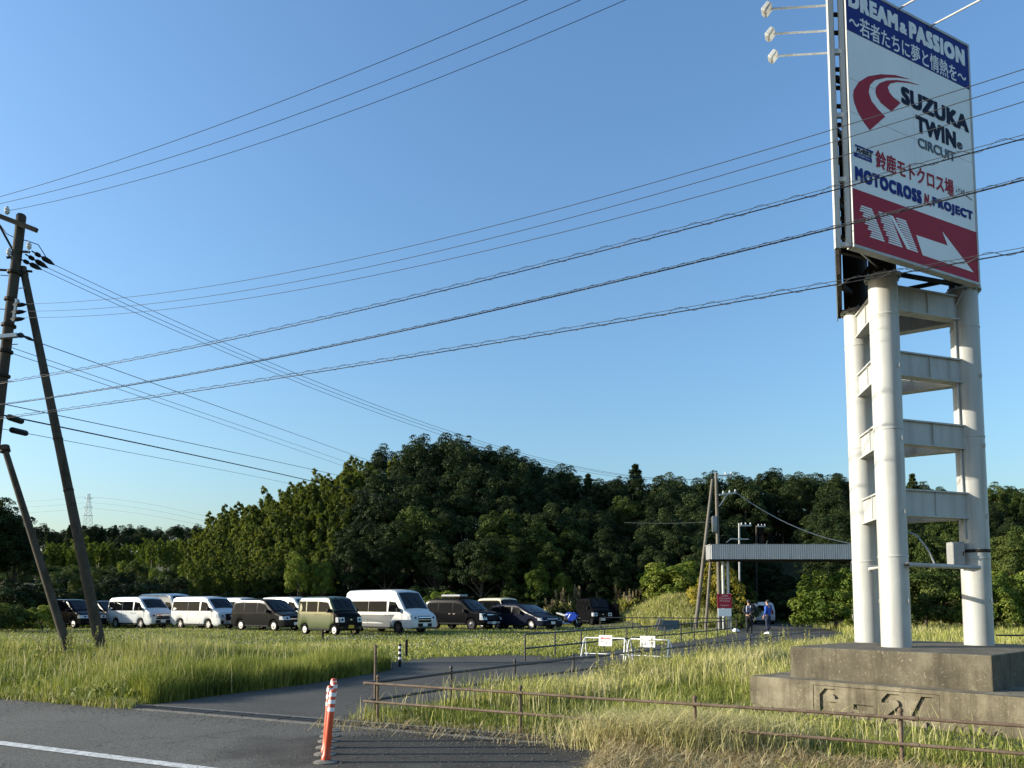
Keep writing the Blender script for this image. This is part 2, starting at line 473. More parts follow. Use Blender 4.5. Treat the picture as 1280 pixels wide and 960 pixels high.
# side lane running back to the gate, then on up the shaded cutting
lane_l = [(-8.0, EDGE(-8.0) + .02), (-5.7, EDGE(-5.7) + 0.02), (-4.9, 13.2), (-3.8, 15.2), (-2.7, 18.3), (-1.6, 20.0), (0.3, 20.7), (3.0, 25.0), (6.8, 31.0), (10.4, 37.0), (12.4, 42.0), (13.2, 47.0), (14.2, 55.0), (15.0, 66.0), (15.6, 80.0)]
lane_r = [(0.0, EDGE(0.0) + .02), (-2.15, EDGE(-2.15) + 0.02), (-2.2, 10.3), (-1.15, 12.1), (0.1, 13.9), (2.4, 17.0), (4.6, 20.3), (7.0, 23.6), (9.6, 27.2), (12.4, 31.5), (15.2, 36.5), (17.2, 41.0), (18.8, 47.0), (20.0, 55.0), (20.8, 66.0), (21.0, 80.0)]
lane_l2, lane_r2 = [], []
def resample(poly, n):
    p = np.array(poly); d = np.r_[0, np.cumsum(np.linalg.norm(np.diff(p, axis=0), axis=1))]
    t = np.linspace(0, d[-1], n)
    return np.stack([np.interp(t, d, p[:, 0]), np.interp(t, d, p[:, 1])], 1)
La, Ra = resample(lane_l[1:], 60), resample(lane_r[1:], 60)
lv, lf = [], []
for i in range(60):
    for k in range(5):
        p = La[i] * (1 - k / 4) + Ra[i] * k / 4
        lv.append((p[0], p[1], float(H(p[0], p[1])) + 0.010 + (0.05 if p[1] > 50 else 0)))
for i in range(59):
    for k in range(4):
        a = i * 5 + k
        lf.append((a, a + 1, a + 6, a + 5))
tag(obj('side_lane', np_mesh('side_lane', np.array(lv), np.array(lf)), MAT['asphalt_lane']), kind='structure')
# spur from the lane into the parking field
sheet('field_entrance_road', [(-2.9, 18.0), (0.6, 20.6), (1.6, 22.4), (-0.2, 23.3), (-2.2, 22.0), (-3.2, 20.2)], 0.016, MAT['asphalt_lane'])

# painted edge line
def strip(name, p0, p1, w, z, mat, n=1, kind='structure'):
    p0, p1 = Vector(p0), Vector(p1); d = (p1 - p0).normalized(); s_ = Vector((-d.y, d.x)) * w / 2
    return sheet(name, [p0 + s_, p0 - s_, p1 - s_, p1 + s_], z, mat, kind)
def FOG(x): return 5.965 - 0.479 * x
strip('road_edge_line', (-60, FOG(-60)), (30, FOG(30)), 0.15, 0.012, MAT['white_line'])

# drain channel along the mouth of the lane: concrete kerb with steel gratings laid in it
ang = math.atan(-0.47)
dirr = Vector((math.cos(ang), math.sin(ang), 0)); nrm = Vector((-dirr.y, dirr.x, 0))
drain = empty('drain_channel', (-6.1, EDGE(-6.1), 0), 0, 'concrete drain channel with steel gratings along the lane mouth', 'drain')
def loc(p): return Vector(p) - drain.location
c0 = Vector((-6.1, EDGE(-6.1), 0)); Ld = 7.9
for off in (0.03, 0.42):
    MB().bar(loc(c0 + nrm * off + Vector((0, 0, .0))), loc(c0 + nrm * off + dirr * Ld), 0.06, 0.03).build('channel_wall', MAT['gutter'], drain)
gmb = MB()
for k in range(12): gmb.box((0.04 + k * 0.05, 0, 0), (0.014, 0.29, 0.02))
for s_ in (-0.135, 0, .135): gmb.box((0.315, s_, -0.002), (0.62, 0.012, 0.02))
gme = gmb.mesh('grating')
gme.materials.append(MAT['grate'])
for k in range(12):
    o = obj('grating', gme, None, drain, loc(c0 + dirr * (k * 0.655 + 0.02) + nrm * 0.225 + Vector((0, 0, 0.012))))
    o.rotation_euler = (0, 0, ang)

# ------------------------------------------------------------------ ground cover
def in_poly(pts, poly):
    x, y = pts[:, 0], pts[:, 1]; ins = np.zeros(len(pts), bool); n = len(poly)
    for i in range(n):
        x1, y1 = poly[i]; x2, y2 = poly[(i + 1) % n]
        c = ((y1 > y) != (y2 > y)) & (x < (x2 - x1) * (y - y1) / ((y2 - y1) + 1e-12) + x1)
        ins ^= c
    return ins

def scatter(poly, n, holes=(), keep=None):
    p = np.array(poly); lo, hi = p.min(0), p.max(0)
    pts = RNG.uniform(lo, hi, (n, 2))
    m = in_poly(pts, poly)
    for h in holes: m &= ~in_poly(pts, h)
    pts = pts[m]
    if keep is not None: pts = pts[RNG.random(len(pts)) < keep(pts)]
    return pts

def wob(pts, s, seed=0):
    """smooth wandering 0..1 over the ground"""
    r = np.random.default_rng(seed); v = np.zeros(len(pts))
    for k in range(6):
        a = r.uniform(0, 6.28); f = s * (0.6 + 0.5 * k); ph = r.uniform(0, 6.28)
        v += np.sin((pts[:, 0] * math.cos(a) + pts[:, 1] * math.sin(a)) * f + ph) / (1 + 0.35 * k)
    return np.clip(0.5 + v * 0.2, 0, 1)

def blades(name, sets, mat, label, cat, simple=False):
    V, Fq, T = [], [], []
    base = 0
    for pts, h, w, lean, tint in sets:
        n = len(pts)
        z0 = H(pts[:, 0], pts[:, 1])
        b = np.c_[pts, z0]
        a = RNG.uniform(0, 2 * np.pi, n); l = RNG.uniform(0, 2 * np.pi, n)
        wd = np.c_[np.cos(a), np.sin(a), np.zeros(n)] * (w / 2)[:, None]
        ld = np.c_[np.cos(l), np.sin(l), np.zeros(n)] * (h * lean)[:, None]
        up = np.zeros((n, 3)); up[:, 2] = h
        mid = b + up * 0.58 + ld * 0.28
        tip = b + up * (1 - 0.35 * np.clip(lean, 0, 1))[:, None] + ld
        v = np.stack([b - wd - [0, 0, 0.02], b + wd - [0, 0, 0.02], mid + wd * 0.75, mid - wd * 0.75, tip], 1).reshape(-1, 3)
        q = np.arange(n)[:, None] * 5 + base
        Fq.append(np.concatenate([q + [0, 1, 2], q + [0, 2, 3], q + [3, 2, 4]], 1).reshape(-1, 3))
        V.append(v); T.append(np.repeat(tint, 3)); base += n * 5
    me = np_mesh(name, np.concatenate(V), np.concatenate(Fq), np.clip(np.concatenate(T), 0, 1))
    return tag(obj(name, me, mat), label, cat, kind='stuff')

def near(pts, lo=9.0, p=1.6): return np.clip((lo / np.hypot(pts[:, 0], pts[:, 1])) ** p, 0, 1)
N = lambda a, b, n: RNG.uniform(a, b, n)

# plinth footprint of the sign tower, grass keeps out of it
UR = Vector((5.88, 9.5)); pd = Vector((-0.66, 0.75)).normalized(); pn = Vector((0.75, 0.66)).normalized()
def blk(a, b): return tuple(UR + pd * a + pn * b)
hole = [blk(-.45, -.38), blk(3.1, -.38), blk(3.1, 3.7), blk(-.45, 3.7)]

V1 = [(-2.2, 10.4), (0.0, EDGE(0) + .5), (1.0, EDGE(1.0) + .35), (4, EDGE(4) + .1), (9.5, 4.6), (13, 6), (17, 20), (15.2, 36), (12.3, 31.2), (9.5, 26.9), (7.0, 23.3), (4.6, 20.0), (2.4, 16.7), (0.1, 13.6), (-1.15, 11.8)]
a = scatter(V1, 800000, [hole], lambda p: near(p, 8.0, 1.9))
n = len(a); wv = wob(a, 0.9, 3); w2 = wob(a, 2.6, 4)
hh = N(0.10, 0.30, n) * (0.65 + 0.7 * wv) * np.where(a[:, 1] > 16, 1.2, 1.0)
dk = np.hypot(a[:, 0], a[:, 1])
hh *= (0.7 + 0.7 * w2) * 0.88
tt = -0.02 + 0.36 * RNG.random(n) + 0.46 * wv + 0.4 * (w2 - .5) + np.where(RNG.random(n) < 0.10, 0.4, 0)
fd = (a - np.array(blk(0, -.38))) @ np.array(pn); ad = (a - np.array(blk(0, -.38))) @ np.array(pd)
hh *= np.where((fd < 0) & (fd > -1.3) & (ad > -1.2) & (ad < 3.6), 0.26, 1.0)          # trodden short in front of the plinth
s1 = (a, hh, N(0.005, 0.0095, n) * np.clip(dk / 10, 1, 2.2), N(0.1, 0.75, n), tt)
b_ = scatter(V1, 60000, [hole], lambda p: near(p, 7, 1.3) * np.clip(wob(p, 1.2, 9) * 2 - 0.7, 0.02, 1)); n = len(b_)
fd = (b_ - np.array(blk(0, -.38))) @ np.array(pn); ad = (b_ - np.array(blk(0, -.38))) @ np.array(pd)
s2 = (b_, N(0.32, 0.62, n) * np.where((fd < 0) & (fd > -1.3) & (ad > -1.2) & (ad < 3.6), 0.3, 1.0), N(0.006, 0.011, n) * np.clip(np.hypot(b_[:, 0], b_[:, 1]) / 10, 1, 2), N(0.1, 0.55, n), N(0.55, 1.0, n))
gc = G(835, 935)
c_ = np.c_[RNG.normal(gc.x + .1, .55, 9000), RNG.normal(gc.y - .05, .28, 9000)]; c_ = c_[c_[:, 1] > EDGE(c_[:, 0]) - .25]; n = len(c_)
s3 = (c_, N(0.2, 0.58, n), N(0.005, 0.009, n), N(0.3, 1.2, n), N(0.7, 1.0, n))
d_ = scatter([(-1.0, 11.6), (0.4, 13.4), (2.6, 16.5), (4.8, 19.6), (7.2, 22.9), (9.8, 26.6), (11.2, 26.2), (6.6, 19.6), (2.4, 13.6), (0.2, 11.4)], 60000, ()); n = len(d_)
s4 = (d_, N(0.25, 0.6, n) * (0.5 + 0.8 * wob(d_, 1.4, 77)), N(0.010, 0.02, n), N(0.1, 0.5, n), 0.25 + 0.3 * RNG.random(n) + 0.5 * wob(d_, 1.1, 78))
e_ = scatter(V1, 26000, [hole], lambda p: near(p, 8.0, 1.5)); n = len(e_)          # broad weed leaves
s5 = (e_, N(0.06, 0.2, n), N(0.02, 0.045, n), N(0.5, 1.4, n), N(0.1, 0.45, n))
blades('verge_grass', [s1, s2, s3, s4, s5], MAT['grass'], 'uneven green and yellowing grass on the verge around the sign plinth', 'grass')

V2 = [(-5.75, EDGE(-5.75) + .15), (-4.95, 13.3), (-3.9, 15.2), (-2.85, 18.2), (-3.2, 20.0), (-5.5, 22.5), (-14, 25.5), (-34, 30), (-34, EDGE(-34) + .1), (-9, EDGE(-9) + .12)]
a = scatter(V2, 760000, (), lambda p: near(p, 10.5, 1.9)); n = len(a); wv = wob(a, 0.7, 5)
edge_low = np.clip((a[:, 1] - EDGE(a[:, 0])) / 1.2, 0.35, 1)
hh = N(0.18, 0.48, n) * (0.6 + 0.65 * wv) * edge_low
w2 = wob(a, 2.2, 6); hh *= (0.65 + 0.75 * w2) * 0.85
tt = -0.04 + 0.36 * RNG.random(n) + 0.48 * wv + 0.4 * (w2 - .5) + np.where(RNG.random(n) < 0.10, 0.35, 0)
s1 = (a, hh, N(0.006, 0.012, n) * np.clip(np.hypot(a[:, 0], a[:, 1]) / 13, 1, 2), N(0.05, 0.5, n), tt)
b_ = scatter(V2, 30000, (), lambda p: near(p, 10, 1.2) * np.clip(wob(p, 0.9, 19) * 2 - 0.6, 0.05, 1)); n = len(b_)
s2 = (b_, N(0.42, 0.72, n) * np.clip((b_[:, 1] - EDGE(b_[:, 0])) / 1.6, 0.35, 1), N(0.008, 0.014, n), N(0.05, 0.35, n), N(0.6, 1.0, n))
f_ = scatter([(-5.6, 12.0), (-4.95, 13.3), (-3.9, 15.2), (-2.85, 18.2), (-3.2, 20.0), (-4.6, 20.2), (-4.9, 16.0), (-6.4, 12.9)], 70000, ()); n = len(f_)
s6 = (f_, N(0.2, 0.6, n) * (0.5 + 0.8 * wob(f_, 1.9, 61)), N(0.007, 0.014, n), N(0.05, 0.6, n), N(-0.1, 0.35, n) + 0.45 * wob(f_, 2.3, 62))
e_ = scatter(V2, 36000, (), lambda p: near(p, 10.5, 1.5)); n = len(e_)
s5 = (e_, N(0.1, 0.38, n), N(0.03, 0.06, n), N(0.4, 1.3, n), N(0.1, 0.5, n))
xe = N(-32, -5.6, 9000); g_ = np.c_[xe, EDGE(xe) + .06 + RNG.normal(0, .09, 9000) * wob(np.c_[xe, xe], 2.0, 60) * 1.6]; n = len(g_)
s7 = (g_, N(0.05, 0.26, n), N(0.007, 0.014, n), N(0.3, 1.3, n), N(0.15, 0.95, n))
blades('roadside_grass', [s1, s2, s5, s6, s7], MAT['grass'], 'tall sunlit grass on the roadside patch below the leaning poles', 'grass')

V3 = [(-3.2, 20.2), (-2.3, 22.2), (-0.2, 23.5), (1.7, 22.5), (0.35, 20.9), (3.0, 25.2), (6.7, 31.2), (10.2, 37.2), (12.3, 42.2), (13, 47), (13, 62), (-60, 66), (-60, 32), (-14, 25.4), (-5.5, 22.4)]
a = scatter(V3, 420000, (), lambda p: near(p, 24, 1.5)); n = len(a); wv = wob(a, 0.5, 8)
fr = np.clip(1 - (a[:, 1] - 20.5) / 7, 0, 1) * np.clip((a[:, 0] + 3) / 3, 0, 1)
s1 = (a, N(0.05, 0.13, n) * (0.7 + 0.7 * wv) + fr * N(0, .12, n), N(0.02, 0.04, n), N(0.2, 0.9, n), 0.08 + 0.45 * RNG.random(n) + 0.34 * wv)
b_ = scatter(V3, 40000, (), lambda p: np.clip(1 - np.abs((p[:, 1] - 20.9) - (p[:, 0] - .35) * 1.62) / 3.2, 0, 1)); n = len(b_)
s2 = (b_, N(0.15, 0.42, n), N(0.012, 0.024, n), N(0.1, 0.6, n), N(0.1, 0.75, n))
c_ = scatter([(8.2, 51), (9, 48), (13.8, 47.5), (13.8, 60), (0, 62), (0, 59), (7, 57)], 60000, ()); n = len(c_)
s3 = (c_, N(0.2, 0.75, n), N(0.03, 0.06, n), N(0.1, 0.6, n), N(0.25, 0.95, n))
d_ = scatter([(-60, 46), (-22, 50), (-22, 60), (-60, 66)], 16000, ()); n = len(d_)
s4 = (d_, N(0.2, 0.7, n), N(0.03, 0.07, n), N(0.1, 0.6, n), N(0.05, 0.6, n))
blades('field_grass', [s1, s2, s3, s4], MAT['grass'], 'short cropped grass over the whole parking field and its bank', 'grass')

V5 = [(13.2, 6), (24, 4), (70, 40), (70, 62), (21.2, 64), (20.4, 55), (19.2, 47), (17.6, 41), (15.6, 36.5), (17.2, 20)]
a = scatter(V5, 330000, (), lambda p: near(p, 17, 1.2)); n = len(a); wv = wob(a, 0.5, 18)
s1 = (a, N(0.2, 0.55, n) * (0.6 + 0.7 * wv), N(0.012, 0.03, n), N(0.1, 0.6, n), 0.2 + 0.4 * RNG.random(n) + 0.4 * wv)
blades('meadow_grass', [s1], MAT['grass'], 'long pale grass in the meadow behind the sign tower', 'grass')

def straw(name, poly, n, z, label):
    a = scatter(poly, n); n = len(a)
    ang = RNG.uniform(0, 6.28, n); ln = N(0.04, 0.13, n) * np.where(RNG.random(n) < .15, 2.0, 1.0); w = N(0.002, 0.0045, n); tilt = N(-.2, .95, n)
    mound = 0.03 + 0.16 * wob(a, 1.8, 31)
    c = np.c_[a, z + RNG.random(n) * mound]
    d = np.c_[np.cos(ang) * np.cos(tilt), np.sin(ang) * np.cos(tilt), np.sin(tilt)] * ln[:, None]
    s = np.c_[-np.sin(ang), np.cos(ang), np.zeros(n)] * w[:, None]
    bend = np.c_[N(-.02, .02, n), N(-.02, .02, n), N(0.0, .03, n)]
    v = np.stack([c - d - s, c - d + s, c + s + bend, c - s + bend, c + d], 1).reshape(-1, 3)
    q = np.arange(n)[:, None] * 5
    f = np.concatenate([q + [0, 1, 2], q + [0, 2, 3], q + [3, 2, 4]], 1).reshape(-1, 3)
    return tag(obj(name, np_mesh(name, v, f, np.repeat(RNG.random(n), 3)), MAT['straw']), label, 'straw', kind='stuff')
straw('cut_straw', [(0.45, 6.4), (0.85, 7.7), (1.15, 8.4), (2.3, 8.1), (4, 7.05), (9, 4.7), (9, 1.5), (4, 3.4), (1.6, 5.0)], 150000, 0.01, 'dry mown straw strewn along the verge in the lower corner')
g_ = scatter([(0.4, 6.5), (1.05, 8.45), (2.3, 8.1), (4, 7.05), (9, 4.7), (9, 2.5), (3, 5.0)], 16000); n = len(g_)
blades('verge_sprouts', [(g_, N(0.06, 0.2, n) * wob(g_, 2.0, 51) * 1.6, N(0.005, 0.010, n), N(0.2, 0.9, n), N(0.1, 0.6, n))], MAT['grass'], 'green grass sprouts growing up through the mown straw', 'grass')
straw('straw_litter', [(-2.5, 9.75), (-2.3, 10.35), (1.6, 8.45), (1.3, 7.9)], 3600, 0.01, 'thin pale litter of dry stalks along the drain gratings')

# white clover heads in the field
a = scatter(V3, 42000, (), lambda p: near(p, 22, 1.8) * np.clip(wob(p, .8, 40) * 2 - .5, 0.05, 1)); n = len(a)
c = np.c_[a, H(a[:, 0], a[:, 1]) + N(.08, .2, n)]
k = np.array([[1, 0, 0], [-1, 0, 0], [0, 1, 0], [0, -1, 0], [0, 0, 1], [0, 0, -1]]) * 0.014
v = (c[:, None, :] + k[None]).reshape(-1, 3)
ff = np.array([[0, 2, 4], [2, 1, 4], [1, 3, 4], [3, 0, 4], [2, 0, 5], [1, 2, 5], [3, 1, 5], [0, 3, 5]])
f = (np.arange(n)[:, None, None] * 6 + ff[None]).reshape(-1, 3)
tag(obj('clover_flowers', np_mesh('clover', v, f), MAT['clover']), 'tiny white clover heads dotted through the field grass', 'flowers', kind='stuff')

# grit and bits of stalk on the asphalt
xe = N(-9, 1.4, 2600); a = np.c_[xe, EDGE(xe) - np.abs(RNG.normal(0, .35, 2600))]
a = np.concatenate([a, scatter([(-7, 6), (-2.4, 9.6), (1.0, 8.0), (0.6, 6.4)], 1500)]); n = len(a)
c = np.c_[a, np.full(n, .012)]; sz = N(.003, .009, n)[:, None, None]
k = np.array([[1, 0, 0], [-1, 0, 0], [0, 1, 0], [0, -1, 0], [0, 0, .8], [0, 0, -.8]])
v = (c[:, None, :] + k[None] * sz).reshape(-1, 3)
f = (np.arange(n)[:, None, None] * 6 + ff[None]).reshape(-1, 3)
tag(obj('gravel', np_mesh('gravel', v, f), MAT['gutter']), 'fine grit strewn over the asphalt near the drain', 'gravel', kind='stuff')
# ------------------------------------------------------------------ sign tower
tower = empty('sign_tower', (6.3, 11.5, 0), 0, 'tall white three-legged roadside sign tower on a stepped concrete plinth', 'sign tower')
TO = Vector(tower.location)
def T(p): return Vector((p[0], p[1], p[2])) - TO
def b3(a, b, z):
    p = blk(a, b); return T((p[0], p[1], z))
ZT, ZM = 0.92, 0.48
mb = MB()
q = [(0, 0), (2.66, 0), (2.66, 3.3), (0, 3.3)]
mb.prism(q, lambda p: b3(p[0], p[1], ZM - .02), lambda p: b3(p[0], p[1], ZT))
me = mb.mesh('plinth_top'); bevel(me, 0.015, 2)
obj('plinth_top', me, MAT['concrete_dark'], tower)
DEP = 0.045
mb = MB()
q = [(-.45, -.38 + DEP), (3.1, -.38 + DEP), (3.1, 3.7), (-.45, 3.7)]
mb.prism(q, lambda p: b3(p[0], p[1], -.1), lambda p: b3(p[0], p[1], ZM))
base = mb.build('plinth_base', MAT['concrete'], tower)

# front skin of the base: a slab with a cut-out, and the cut-out's plate with the numbers sunk through it
def cut_plate(name, outer, holes, to3, depth, mat, parent):
    """flat plate with openings, drawn as filled outlines"""
    cu = bpy.data.curves.new(name, 'CURVE'); cu.dimensions = '2D'; cu.fill_mode = 'BOTH'; cu.extrude = depth / 2
    for poly in [outer] + holes:
        s = cu.splines.new('POLY'); s.points.add(len(poly) - 1); s.use_cyclic_u = True
        for p, (x, y) in zip(s.points, poly): p.co = (x, y, 0, 1)
    tmp = bpy.data.objects.new(name, cu); link(tmp)
    me = bpy.data.meshes.new_from_object(tmp.evaluated_get(bpy.context.evaluated_depsgraph_get()))
    bpy.data.objects.remove(tmp); bpy.data.curves.remove(cu)
    for v in me.vertices: v.co = to3(v.co.x, v.co.y, v.co.z)
    me.materials.clear()
    return obj(name, me, mat, parent)
LW = 3.55                                        # length of the base front
def front(x, y, z):                              # x from the left end, y up, z out of the face
    p = blk(3.1 - x, -.38 + DEP / 2 - z); return T((p[0], p[1], y))
fx0, fx1, fy0, fy1 = 0.98, 2.62, -.08, 0.43
cut_plate('plinth_face', [(0, -.1), (LW, -.1), (LW, ZM), (0, ZM)], [[(fx0, fy0), (fx1, fy0), (fx1, fy1), (fx0, fy1)]], front, DEP, MAT['concrete'], tower)
gp = 0.007
def dig(poly, ox, w=0.30, hgt=0.42, oy=-0.03): return [(ox + x * w, oy + y * hgt) for x, y in poly]
six = [(0.0, .2), (0.0, .8), (.25, 1), (.75, 1), (1, .8), (1, .68), (.72, .68), (.72, .76), (.64, .82), (.36, .82), (.28, .74), (.28, .58), (.75, .58), (1, .42), (1, .2), (.75, 0), (.25, 0)]
two = [(0, .72), (0, .8), (.25, 1), (.75, 1), (1, .8), (1, .6), (.38, .2), (1, .2), (1, 0), (0, 0), (0, .2), (.72, .66), (.72, .74), (.64, .82), (.36, .82), (.28, .72)]
four = [(.42, 1), (.84, 1), (.84, .40), (1, .40), (1, .24), (.84, .24), (.84, 0), (.58, 0), (.58, .24), (0, .24), (0, .42)]
dash = [(0, .42), (1, .42), (1, .58), (0, .58)]
cut_plate('number_plate', [(fx0 + gp, fy0 + gp), (fx1 - gp, fy0 + gp), (fx1 - gp, fy1 - gp), (fx0 + gp, fy1 - gp)],
          [dig(six, fx0 + .09), dig(dash, fx0 + .56, .26), dig(two, fx0 + .93), dig(four, fx0 + 1.30)],
          lambda x, y, z: front(x, y, z - .004), DEP - .008, MAT['concrete'], base)

# columns
CA, CB, CC = Vector((5.89, 12.8, 0)), Vector((5.66, 11.4, 0)), Vector((7.20, 11.93, 0))
CR, CH = 0.205, 6.5
for c in (CA, CB, CC):
    col = MB().lathe([(CR, ZT - .02), (CR, CH)], T(c), n=28).build('column', MAT['white_paint'], tower, 35)
    for z in (2.25, 4.15, 5.9):
        MB().lathe([(CR + .001, z - .018), (CR + .007, z - .008), (CR + .007, z + .008), (CR + .001, z + .018)], T(c), n=28).build('weld_ring', MAT['white_paint'], col, 50)
    MB().lathe([(CR + .05, CH), (CR + .05, CH + .028)], T(c), n=28).build('flange', MAT['white_paint'], tower, 35)
    for k in range(10):
        a_ = 2 * math.pi * k / 10
        MB().lathe([(.018, CH - .03), (.018, CH + .06)], T(c) + Vector((math.cos(a_), math.sin(a_), 0)) * (CR + .026), n=6).build('flange_bolt', MAT['grey_metal'], tower)
    MB().lathe([(CR - .01, CH + .03), (CR - .01, 9.6)], T(c), n=24).build('column_sleeve', MAT['dark_steel'], tower, 35)
    for z in (1.6, 2.9, 4.0, 5.1):
        ang_ = R(-60)
        MB().box(T(c) + Vector((math.cos(ang_) * (CR + .008), math.sin(ang_) * (CR + .008), z)), (.03, .03, .06), Matrix.Rotation(ang_, 3, 'Z')).build('lug', MAT['white_paint'], col)

def beam(p, q_, z1, z0):
    d = (q_ - p).normalized(); a_, b = p + d * (CR - .02), q_ - d * (CR - .02)
    h = z1 - z0; m = (z1 + z0) / 2
    o = MB().bar(T(a_ + Vector((0, 0, m))), T(b + Vector((0, 0, m))), 0.10, h - .02).build('beam', MAT['white_paint'], tower)
    for zz in (z1 - .012, z0 + .012):
        MB().bar(T(a_ + Vector((0, 0, zz))), T(b + Vector((0, 0, zz))), 0.17, 0.024).build('beam_flange', MAT['white_paint'], o)
    mid = (a_ + b) / 2
    MB().bar(T(mid + Vector((0, 0, z0 + .03))), T(mid + Vector((0, 0, z1 - .03))), 0.14, 0.015, up=(d.x, d.y, 0)).build('stiffener', MAT['white_paint'], o)
for z1, z0 in ((6.40, 6.01), (5.38, 5.0), (4.33, 3.95), (3.27, 2.86)):
    beam(CB, CC, z1, z0); beam(CA, CB, z1, z0); beam(CA, CC, z1, z0)

# sign panel facing the road
PL, PR = Vector((4.63, 10.07, 0)), Vector((7.08, 11.33, 0))
PZ0, PZ1 = 6.41, 10.19
pu = (PR - PL).normalized(); PW = (PR - PL).length; pnn = Vector((pu.y, -pu.x, 0)); PH = PZ1 - PZ0
def pan(u, v, o):                               # u, v from 0 to 1 on the face, o metres out of it
    return T(PL + pu * (u * PW) + pnn * o + Vector((0, 0, PZ0 + v * PH)))
def plate(name, poly, o0, o1, mat, parent):
    return MB().prism(poly, lambda p: pan(p[0], p[1], o0), lambda p: pan(p[0], p[1], o1)).build(name, mat, parent)
def rect(u0, v0, u1, v1): return [(u0, v0), (u1, v0), (u1, v1), (u0, v1)]
panel = plate('sign_panel', rect(0, 0, 1, 1), -.10, -.012, MAT['grey_metal'], tower)
e = .0008
vr = [0, .185, .37, .5, .63, .815, 1]
for i in range(6):
    for u0, u1 in ((0, .5), (.5, 1)):
        plate('panel_sheet', rect(u0 + e, vr[i] + e, u1 - e, vr[i + 1] - e), -.012, 0.0, MAT['sign_white'], panel)
t_ = .012
for nm, r_ in (('edge_trim', rect(-.004, -.01, 0, 1.01)), ('edge_trim', rect(1, -.01, 1 + t_, 1.01)), ('edge_trim', rect(0, -.01, 1, 0)), ('edge_trim', rect(0, 1, 1, 1.01))):
    plate(nm, r_, -.10, .012, MAT['white_paint'], panel)
plate('blue_band', rect(0, .815, 1, 1), .001, .004, MAT['sign_blue'], panel)
plate('red_band', rect(0, 0, 1, .21), .001, .004, MAT['sign_red'], panel)

def lettering(body, u0, u1, v0, v1, mat, parent, fat=0.0, shear=0.0, to3=None, o=.005, name='lettering', space=1.0):
    """print on a face: type fitted into a box; heavy faces are thickened by overlapping shifted copies"""
    cu = bpy.data.curves.new('t', 'FONT'); cu.body = body; cu.extrude = 0.0; cu.resolution_u = 3; cu.shear = shear; cu.space_character = space
    tmp = bpy.data.objects.new('t', cu); link(tmp)
    me = bpy.data.meshes.new_from_object(tmp.evaluated_get(bpy.context.evaluated_depsgraph_get()))
    bpy.data.objects.remove(tmp); bpy.data.curves.remove(cu)
    co = np.array([v.co[:] for v in me.vertices]); fc = [tuple(p.vertices) for p in me.polygons]
    bpy.data.meshes.remove(me)
    sh = [(dx * fat, dy * fat * .8) for dx in (-1, 0, 1) for dy in (-1, 0, 1)] if fat else [(0, 0)]
    lo, hi = co.min(0) - fat, co.max(0) + fat
    f = to3 or pan
    mb = MB()
    for k, (dx, dy) in enumerate(sh):
        mb.add([f(u0 + (c[0] + dx - lo[0]) / (hi[0] - lo[0]) * (u1 - u0), v0 + (c[1] + dy - lo[1]) / (hi[1] - lo[1]) * (v1 - v0), o + k * .0002) for c in co], fc)
    return mb.build(name, mat, parent)
def scribble(u0, u1, v0, v1, n, mat, parent, to3=None, o=.005, seed=1):
    """a row of marks too small to read: short uneven strokes"""
    f = to3 or pan; r_ = random.Random(seed); mb = MB(); w = (u1 - u0) / n
    for k in range(n):
        c = u0 + w * (k + .08); ww = w * .82
        for _ in range(4):
            if r_.random() < .55:
                y = v0 + (v1 - v0) * r_.choice((.05, .3, .5, .7, .88)); a, b = c + ww * r_.uniform(0, .3), c + ww * r_.uniform(.6, 1)
                t2 = (v1 - v0) * .13; q4 = [(a, y), (b, y), (b, y + t2), (a, y + t2)]
            else:
                x = c + ww * r_.choice((.1, .35, .6, .85)); a, b = v0 + (v1 - v0) * r_.uniform(0, .4), v0 + (v1 - v0) * r_.uniform(.6, 1)
                t2 = ww * .14; q4 = [(x, a), (x + t2, a), (x + t2, b), (x, b)]
            oo = o + r_.uniform(0, .0008)
            mb.add([f(p[0], p[1], oo) for p in q4], [(0, 1, 2, 3)])
    return mb.build('lettering', mat, parent)
W_, NV, BL, RD = MAT['sign_white'], MAT['sign_navy'], MAT['sign_blue'], MAT['sign_red']
lettering('DREAM', .02, .40, .908, .978, W_, panel, .072, o=.006, space=1.18)
lettering('&', .412, .472, .910, .955, W_, panel, .05, o=.006)
lettering('PASSION', .49, .968, .905, .978, W_, panel, .072, o=.006, space=1.18)
lettering('～若者たちに夢と情熱を～', .02, .972, .818, .888, W_, panel, .012, o=.006)
lettering('SUZUKA', .405, .975, .622, .694, NV, panel, .055, space=1.08)
lettering('TWIN', .515, .855, .531, .602, NV, panel, .055, space=1.08)
lettering('®', .862, .912, .536, .566, NV, panel, .02)
lettering('CIRCUIT', .525, .842, .472, .513, MAT['sign_grey'], panel, .03)
lettering('鈴鹿モトクロス場', .185, .815, .322, .393, RD, panel, .022)
scribble(.832, .915, .348, .368, 4, NV, panel)
plate('script_line', [(.905, .352), (.975, .338), (.975, .341), (.905, .356)], .001, .004, NV, panel)
lettering('MOTOCROSS', .025, .538, .243, .298, BL, panel, .072, space=1.2)
lettering('N', .557, .600, .248, .294, RD, panel, .06, .2)
plate('dot', rect(.603, .249, .616, .258), .001, .004, RD, panel)
lettering('PROJECT', .626, .975, .244, .293, BL, panel, .072, space=1.2)
plate('badge_bar', rect(.033, .374, .168, .381), .001, .004, BL, panel)
plate('badge_bar', rect(.022, .334, .155, .351), .001, .004, BL, panel)
lettering('MrBIKE', .042, .158, .353, .372, NV, panel, .04, .2, space=1.1)
scribble(.045, .138, .338, .346, 9, W_, panel, o=.006)
